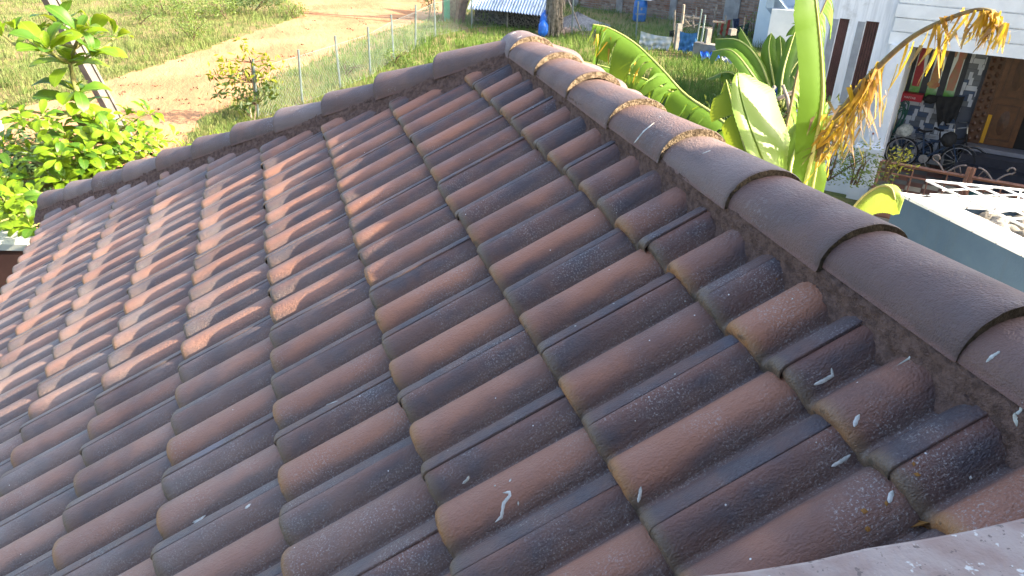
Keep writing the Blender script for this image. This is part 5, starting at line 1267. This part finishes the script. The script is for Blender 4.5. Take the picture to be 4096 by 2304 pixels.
# pale blue house farther left
def blue_house():
    Rr_ = 30.5; az = R(47.5); ed = Vector((math.cos(az), math.sin(az), 0)); et = Vector((math.sin(az), -math.cos(az), 0)); rot = Matrix(((et.x, ed.x, 0), (et.y, ed.y, 0), (0, 0, 1)))
    C0 = Vector((CAM.x, CAM.y, 0))
    def B(t_, d, z): return C0 + et * t_ + ed * d + UP * z
    def bp(x, y, d): r_ = ray(x, y); s = d / r_.dot(ed); return r_.dot(et) * s, CAM.z + r_.z * s
    def bb(mb, t0, t1, d0, d1, z0, z1): mb.box(B((t0 + t1) / 2, (d0 + d1) / 2, (z0 + z1) / 2), (t1 - t0, d1 - d0, z1 - z0), rot)
    T = thing('pale_blue_house', 'pale blue white house with an outside stair parapet behind the banana clump', 'house', B(0, Rr_, 0)); M_B = simple('pale_blue_wash', (0.60, 0.70, 0.78), (0.50, 0.60, 0.68), 1.3, .85, .2, 25)
    x0 = bp(3012, 80, Rr_)[0]; x1 = bp(3082, 60, Rr_)[0]; x2 = bp(3190, 60, Rr_)[0]; x3 = bp(3420, 60, Rr_)[0]
    mb = MB(); bb(mb, x0, x3, Rr_ + .9, Rr_ + 8, 0, 7.6); part('wall', mb, M_B, T)
    mb = MB(); bb(mb, x1 + .02, x2, Rr_, Rr_ + .85, 0, bp(3120, 38, Rr_)[1]); part('stair_block', mb, M_WWALL, T)
    a = B(bp(3070, -20, Rr_)[0], Rr_ + .1, bp(3070, -20, Rr_)[1]); b = B(bp(3118, 40, Rr_)[0], Rr_ + .1, bp(3118, 40, Rr_)[1]); w_ = et * .28; v = []
    for p in (a, b): v += [p, p + w_, p + w_ + ed * .6, p + ed * .6]
    mb = MB(); mb.add(v + [q_ - UP * .45 for q_ in v], [(0, 1, 5, 4), (1, 2, 6, 5), (2, 3, 7, 6), (3, 0, 4, 7), (8, 9, 13, 12), (0, 4, 12, 8), (1, 9, 13, 5), (4, 5, 13, 12)]); part('stair_parapet', mb, simple('grey_blue_parapet', (0.36, 0.46, 0.56), (0.3, 0.38, 0.46), 2, .85, .2), T)
    M_DB = simple('navy_bar', (0.03, 0.05, 0.09), (0.025, 0.04, 0.07), 5, .6, 0)
    for x in (3128, 3192): mb = MB(); c_ = bp(x, 20, Rr_ + .3)[0]; bb(mb, c_ - .05, c_ + .05, Rr_ + .82, Rr_ + .88, 2.6, 7.0); part('bar', mb, M_DB, T)
    mb = MB(); c_ = bp(3190, 31, Rr_); bb(mb, c_[0] - .2, c_[0] + .25, Rr_ + .74, Rr_ + .80, c_[1] - .03, c_[1] + .03); part('bar', mb, M_DB, T)
    mb = MB(); c_ = bp(3207, 20, Rr_)[0]; mb.tube([B(c_, Rr_ + .6, 0), B(c_, Rr_ + .6, 7.4)], .09, 10); part('drain_pipe', mb, M_B, T, True)
    mb = MB(); c_ = bp(3195, 160, Rr_); bb(mb, c_[0] - .02, c_[0] + .16, Rr_ + .4, Rr_ + .8, 0, 2.2); part('brown_door', mb, simple('brown_door_paint', (0.22, 0.09, 0.07), (0.17, 0.07, 0.05), 4, .7, .1), T)
blue_house()
# poles and a navy cloth in the thicket between the banana leaves
stick(at_r(2985, 460, 12.6), at_r(3210, 352, 12.6), .04, 'grey rail lying across the thicket above the pale banana leaf', 'pole', 'wooden_rail')
stick(at_r(3030, 430, 12.4), at_r(3100, 345, 12.4), .035, 'short rail crossing the grey one in the thicket')
stick(at_r(3160, 460, 12.4), at_r(3130, 340, 12.5), .035, 'upright branch in the thicket by the navy cloth')
sheet([at_r(3050, 395, 12.2), at_r(3112, 345, 12.2), at_r(3100, 442, 12.2), at_r(3078, 436, 12.2)], simple('navy_blue_cloth', (0.03, 0.065, 0.16), (0.02, 0.045, 0.12), 5, .8, .2), 'navy blue cloth knotted to the thicket rails', 11, .02, .05)
shrub(3060, 560, [(0, .2, .8, .5), (.7, .2, .6, .5), (-.6, .2, .6, .5)], 260, .14, M_SHRUBD, 'dark thicket of weeds under the farther banana clump', 1.25, r=13.2)

# ------------------------------------------------------------------ blue compound wall, white coping, stone bed and white grill
def blue_wall():
    zt = 2.4; xw = 5.63; yc = 3.03; y1 = -4.0
    T = thing('blue_wall', 'blue painted wall of a raised stone bed with white tiled coping', 'wall', (xw, yc, 0)); M_BL = None
    t = NT('sky_blue_wall_paint'); P = t.pos(); c = t.mix(t.map(t.noise(1.6, P, 5), .38, .66), (0.062, 0.104, 0.160), (0.076, 0.122, 0.178))
    fl = t.m('MULTIPLY', t.map(t.noise(26, t.vmath('MULTIPLY', P, (1, .5, 1)), 4, .7), .64, .70), t.map(t.noise(2.2, P, 3), .45, .65)); c = t.mix(t.m('MULTIPLY', fl, .8), c, (0.06, 0.11, 0.15)); c = t.mix(t.map(t.noise(2.2, t.vmath('MULTIPLY', P, (3, 3, .22)), 5, .65), .52, .72, 0, .45), c, (0.075, 0.105, 0.13)); c = t.mix(t.map(t.noise(.9, t.vmath('ADD', P, (3, 3, 3)), 5, .7), .55, .72, 0, .4), c, (0.09, 0.145, 0.19))
    M_BL = t.done(c, .8, t.bump(t.noise(40, P, 4), .3, .01), .2)
    far = Vector((math.cos(R(-24)), math.sin(R(-24)), 0)); cor = Vector((xw, yc, 0)); fe = cor + far * 6.5
    mb = MB(); k = .30
    mb.add([(xw, yc, 0), (xw, y1, 0), (xw + k, y1, 0), (xw + k, yc - .45, 0), (xw, yc, zt - .04), (xw, y1, zt - .04), (xw + k, y1, zt - .04), (xw + k, yc - .45, zt - .04)], [(0, 1, 5, 4), (1, 2, 6, 5), (2, 3, 7, 6), (3, 0, 4, 7), (4, 5, 6, 7)])
    nf = Vector((-far.y, far.x, 0)); a, b = cor, fe; c_, d_ = fe - nf * .3, cor - nf * .3 + far * .38
    mb.add([a, b, c_, d_] + [q_ + UP * (zt - .041) for q_ in (a, b, c_, d_)], [(0, 1, 5, 4), (1, 2, 6, 5), (2, 3, 7, 6), (4, 5, 6, 7)])
    part('wall', mb, M_BL, T)
    M_CT = simple('white_coping_tile', (0.80, 0.80, 0.78), (0.74, 0.74, 0.72), 2.5, .5, .05, spec=.4)
    y = yc - .20; w_ = .345; first = True
    while y > y1:
        yb = y - .30; mb = MB(); mb.box((xw + w_ / 2 - .012, (y + yb) / 2, zt - .018), (w_, .284, .036)); part('coping_tile', mb, M_CT, T); y = yb
    mb = MB(); p0 = cor + Vector((-.012, .0, 0)); mb.add([p0 + UP * zt, Vector((xw - .012, yc - .197, zt)), Vector((xw + w_ - .012, yc - .197, zt)), Vector((xw + w_ - .012, yc - .27, zt)) + far * .02] + [p0 + UP * (zt - .036), Vector((xw - .012, yc - .197, zt - .036))], [(0, 1, 2, 3), (0, 4, 5, 1)]); part('coping_tile', mb, M_CT, T)
    s = .36; frot = Matrix(((far.x, nf.x, 0), (far.y, nf.y, 0), (0, 0, 1)))
    while s < 6.3:
        mb = MB(); mb.box(cor + far * (s + .15) - nf * .16 + UP * (zt - .02), (.284, .34, .036), frot); part('coping_tile', mb, M_CT, T); s += .30
    # rough stone bed
    mb = MB(); mb.add([(xw + .3, yc - .45, zt - .13), (xw + .3, y1, zt - .13), (xw + 6, y1, zt - .13), tuple(cor + far * 6.5 + UP * (zt - .13))], [(0, 1, 2, 3)]); part('bed', mb, simple('bed_earth', (0.10, 0.09, 0.075), (0.06, 0.055, 0.05), 6, .95, .4), T)
    t = NT('field_stone'); P = t.pos(); r_ = t.rand(); c = t.mix(r_, (0.17, 0.165, 0.15), (0.30, 0.26, 0.19)); c = t.mix(t.map(t.noise(9, P, 5, .65), .4, .65), c, (0.10, 0.105, 0.105)); M_ST = t.done(c, .85, t.bump(t.noise(18, P, 4), .6, .03), .3)
    rg = random.Random(14); stones = []
    for k in range(6):
        m2 = MB(); blob(m2, (0, 0, 0), (.17, .12, .09), 60 + k, 6, .42); stones.append(mesh('stone', m2, M_ST, True))
    inv = world_of(T).inverted(); n = 0
    for i in range(60):
        for j in range(24):
            x = xw + .42 + j * .20 + rg.uniform(-.05, .05); yy = yc - .55 - i * .155 + rg.uniform(-.04, .04)
            dd = (Vector((x, yy, 0)) - cor).dot(-nf)
            if dd < .36 or yy < y1 or n >= 300: continue
            pp = proj((x, yy, zt - .2))
            if not (3500 < pp[0] < 4700): continue
            o = link('stone', stones[rg.randrange(6)], T); o.matrix_basis = inv @ (Matrix.Translation((x, yy, zt - .11 + rg.uniform(-.03, .03))) @ Matrix.Rotation(rg.uniform(0, 6.28), 4, 'Z') @ Matrix.Rotation(rg.uniform(-.3, .3), 4, 'X') @ Matrix.Diagonal((rg.uniform(.7, 1.15), rg.uniform(.7, 1.1), rg.uniform(.7, 1.1), 1))); n += 1
    # white metal grill lying over the bed
    G_ = thing('white_grill', 'white metal grill raised on short legs over the stone bed', 'grill', (xw + .3, yc - 1, zt)); M_WM = simple('white_metal_paint', (0.78, 0.79, 0.78), (0.70, 0.71, 0.70), 6, .4, .05, spec=.5)
    zg = 2.62
    def ext(p, q_, k): return p + (q_ - p) * k
    def bar(p, q_, w_, name, k=1.0):
        a = at_z(*p, zg); b = ext(a, at_z(*q_, zg), k); d = (b - a).normalized(); s = Vector((-d.y, d.x, 0)); mb = MB(); rot = Matrix(((d.x, s.x, 0), (d.y, s.y, 0), (0, 0, 1))); mb.box(a.lerp(b, .5), ((b - a).length, w_, w_), rot); part(name, mb, M_WM, G_)
    bar((3705, 722), (4096, 905), .02, 'frame_bar', 1.5); bar((3706, 721), (4096, 761), .02, 'frame_bar', 1.25)
    zg -= .002
    for p, q_ in (((3836, 737), (4096, 858)), ((3915, 744), (4096, 824)), ((4014, 753), (4096, 790))): bar(p, q_, .017, 'bar', 1.9)
    zg -= .018
    for p, q_, k in (((3770, 761), (3970, 753), 1), ((3833, 787), (4096, 778), 1.3), ((3904, 817), (4096, 808), 1.6), ((3957, 850), (4096, 838), 2), ((4038, 876), (4096, 872), 4)): bar(p, q_, .015, 'cross_bar', k)
    zg += .02
    for px in ((4031, 875), (4085, 762), (3836, 783)):
        a = at_z(*px, zg); mb = MB(); mb.tube([Vector((a.x, a.y, zt - (.0 if px[0] != 3836 else .0))), a - UP * .009], .012, 6); part('leg', mb, M_WM, G_)
blue_wall()

# ------------------------------------------------------------------ terrace edge and added unseen block that shades the roof
def terrace():
    z = 4.80; a, b = at_z(4096, 2071, z), at_z(3000, 2263, z); d = (b - a).normalized(); n_ = Vector((-d.y, d.x, 0))
    if n_.y > 0: n_ = -n_
    t = NT('pink_granite_slab'); P = t.pos(); c = t.mix(t.map(t.noise(14, P, 4), .35, .65), (0.30, 0.225, 0.20), (0.38, 0.325, 0.30)); c = t.mix(t.map(t.noise(55, P, 3, .7), .6, .66), c, (0.16, 0.13, 0.12)); c = t.mix(t.map(t.noise(40, t.vmath('ADD', P, (4, 4, 4)), 3, .7), .62, .68), c, (0.62, 0.64, 0.62))
    c = t.mix(t.map(t.noise(2.5, P, 5, .65), .5, .72, 0, .5), c, (0.20, 0.16, 0.145)); M_GR = t.done(c, .6, t.bump(t.noise(120, P, 3), .4, .004), .4)
    T = thing('terrace_parapet', 'pinkish granite topped parapet at the bottom right corner', 'parapet', (a.x, a.y, 0))
    s, e_ = a - d * 1.6, b + d * 1.2; top = []
    rg = random.Random(3); m = 40
    mb = MB(); edge = [s.lerp(e_, k / m) + Vector((0, rg.gauss(0, .0025), rg.gauss(0, .001))) for k in range(m + 1)]
    mb.grid([[p - UP * .05 for p in edge], [p + Vector((0, 0, -.004)) for p in edge], [p + n_ * .006 for p in edge], [p + n_ * .26 for p in edge], [p + n_ * .26 - UP * .05 for p in edge]]); part('coping', mb, M_GR, T)
    mb = MB(); c_ = s.lerp(e_, .5) + n_ * .14; ang = Matrix(((d.x, n_.x, 0), (d.y, n_.y, 0), (0, 0, 1))); mb.box(Vector((c_.x, c_.y, (z - .05) / 2)), ((e_ - s).length - .02, .22, z - .052), ang); part('wall', mb, M_WWALL, T)
    T = thing('unseen_shade_block', 'plain unseen block added right behind the viewpoint to shade the roof', 'building', (4, -6, 0))
    M_SR = simple('grey_shade_block_plaster', (0.22, 0.20, 0.18), (0.17, 0.155, 0.14), 2, .9, .2)
    mb = MB(); mb.box((2.75, -5.7, 5.2), (1.5, 4.5, 10.4)); mb.box((-0.50, -6.25, 5.2), (5.0, 3.3, 10.4)); part('wall', mb, M_SR, T)  # out of view; widened and raised to keep sun and sky off the tiles
    mb = MB(); mb.box((2.8, -5.7, 10.46), (1.598, 4.5, .12)); mb.box((-0.50, -6.25, 10.46), (4.998, 3.3, .12)); part('roof_slab', mb, M_SR, T)
terrace()
def own_walls():
    mb = MB(); ye = hip_eave.y - .45
    pts = [(ex + .5, -3.0), (ex + .5, ye), (-ex - .6, ye), (-ex - .6, -3.0)]
    for (x0, y0), (x1, y1) in zip(pts, pts[1:]): mb.add([(x0, y0, 0), (x1, y1, 0), (x1, y1, 3.05), (x0, y0, 3.05)], [(0, 1, 2, 3)])
    part('wall', mb, M_WWALL, roof)
own_walls()

# ------------------------------------------------------------------ bird droppings on the tiles
from mathutils.bvhtree import BVHTree
def roof_bvh():
    V, F = [], []
    for o in roof.children:
        if o.name.split('.')[0] in ('roof_tile', 'ridge_cap', 'mortar_bed'):
            m = ROOF_M @ o.matrix_basis; b = len(V); V += [m @ v.co for v in o.data.vertices]; F += [tuple(b + i for i in f.vertices) for f in o.data.polygons]
    return BVHTree.FromPolygons(V, F)
BV = roof_bvh()
t = NT('chalky_dropping'); P = t.pos(); M_DROP = t.done(t.mix(t.map(t.noise(60, P, 3), .4, .65), (0.62, 0.63, 0.60), (0.40, 0.42, 0.39)), .8, None, .2)
M_RUST = simple('ochre_spot', (0.30, 0.15, 0.04), (0.24, 0.11, 0.03), 40, .8, 0)
def dropping(px, wpx, mat=M_DROP):
    rg = random.Random(int(px[0][0]) + int(px[0][1])); pts = []
    for a, b in zip(px, px[1:]):
        n = max(2, int(math.hypot(b[0] - a[0], b[1] - a[1]) / 7)); pts += [(a[0] + (b[0] - a[0]) * k / n, a[1] + (b[1] - a[1]) * k / n) for k in range(n)]
    pts.append(px[-1])
    if len(px) == 1: pts = [(px[0][0] - wpx * .35, px[0][1]), (px[0][0], px[0][1]), (px[0][0] + wpx * .35, px[0][1] + 1)]
    hit = []
    for x, y in pts:
        h = BV.ray_cast(CAM, ray(x, y).normalized())
        if h[0] is not None: hit.append((h[0], h[1]))
    if len(hit) < 2: return
    rows = [[], [], [], [], []]; n = len(hit)
    for i, (p, nn) in enumerate(hit):
        nn = nn if nn.dot(CAM - p) > 0 else -nn
        t_ = (hit[min(i + 1, n - 1)][0] - hit[max(i - 1, 0)][0]); s = t_.cross(nn).normalized(); dist = (p - CAM).length
        f = i / (n - 1); w_ = wpx / 2950 * dist * .5 * math.sqrt(max(.03, 1 - abs(2 * f - 1) ** 3)) * rg.uniform(.8, 1.2)
        for k, q_ in enumerate((-1, -.6, 0, .6, 1)):
            src = p + s * w_ * q_ + nn * .03; h = BV.ray_cast(src, -nn, .08); b = h[0] if h[0] is not None else p + s * w_ * q_
            rows[k].append(b + nn * (.0004 + .0011 * (1 - q_ * q_)))
    mb = MB(); mb.grid(rows); part('bird_dropping' if mat is M_DROP else 'ochre_spot', mb, mat, roof, True)
for px, w_ in [([(2617, 491), (2575, 525), (2536, 573)], 9), ([(2842, 602), (2809, 615)], 9), ([(2640, 468)], 9), ([(2063, 129), (2035, 141)], 5), ([(2088, 144), (2069, 153)], 5), ([(2202, 207)], 6), ([(3326, 1472), (3330, 1502), (3294, 1523), (3255, 1540)], 14), ([(4000, 1406), (3970, 1425), (3945, 1449)], 12), ([(3638, 1430)], 12), ([(3438, 1658), (3425, 1680), (3416, 1708)], 14), ([(3402, 1819), (3365, 1845), (3325, 1866)], 14), ([(3572, 1962), (3562, 1985), (3556, 2012)], 18), ([(4088, 1633), (4060, 1666), (4068, 1705)], 17), ([(3882, 1911)], 17), ([(2012, 1972), (2038, 1968), (2040, 1982), (2015, 2012), (2006, 2067), (1981, 2089)], 13), ([(1876, 1903), (1870, 1918), (1850, 1935)], 11), ([(2045, 1916), (2037, 1928)], 10), ([(1980, 1943)], 10), ([(2073, 2004), (2073, 2022)], 9), ([(1003, 2016), (980, 2035)], 10), ([(824, 2061), (797, 2077), (769, 2091)], 6), ([(1351, 1605), (1330, 1611), (1304, 1620)], 6), ([(2564, 1946), (2560, 1975), (2552, 2010)], 13), ([(3265, 1770)], 9), ([(2740, 1205)], 8), ([(3170, 1195)], 9), ([(2455, 1215)], 9), ([(2302, 1304)], 9), ([(2700, 1497)], 10)]: dropping(px, w_)
for px, w_ in [([(3655, 1855)], 20), ([(3669, 1890), (3668, 1906)], 22), ([(3458, 2034), (3456, 2056)], 22), ([(3471, 2104), (3470, 2128)], 20), ([(3545, 2014)], 20), ([(3680, 2083)], 24), ([(3106, 1116)], 9)]: dropping(px, w_, M_RUST)
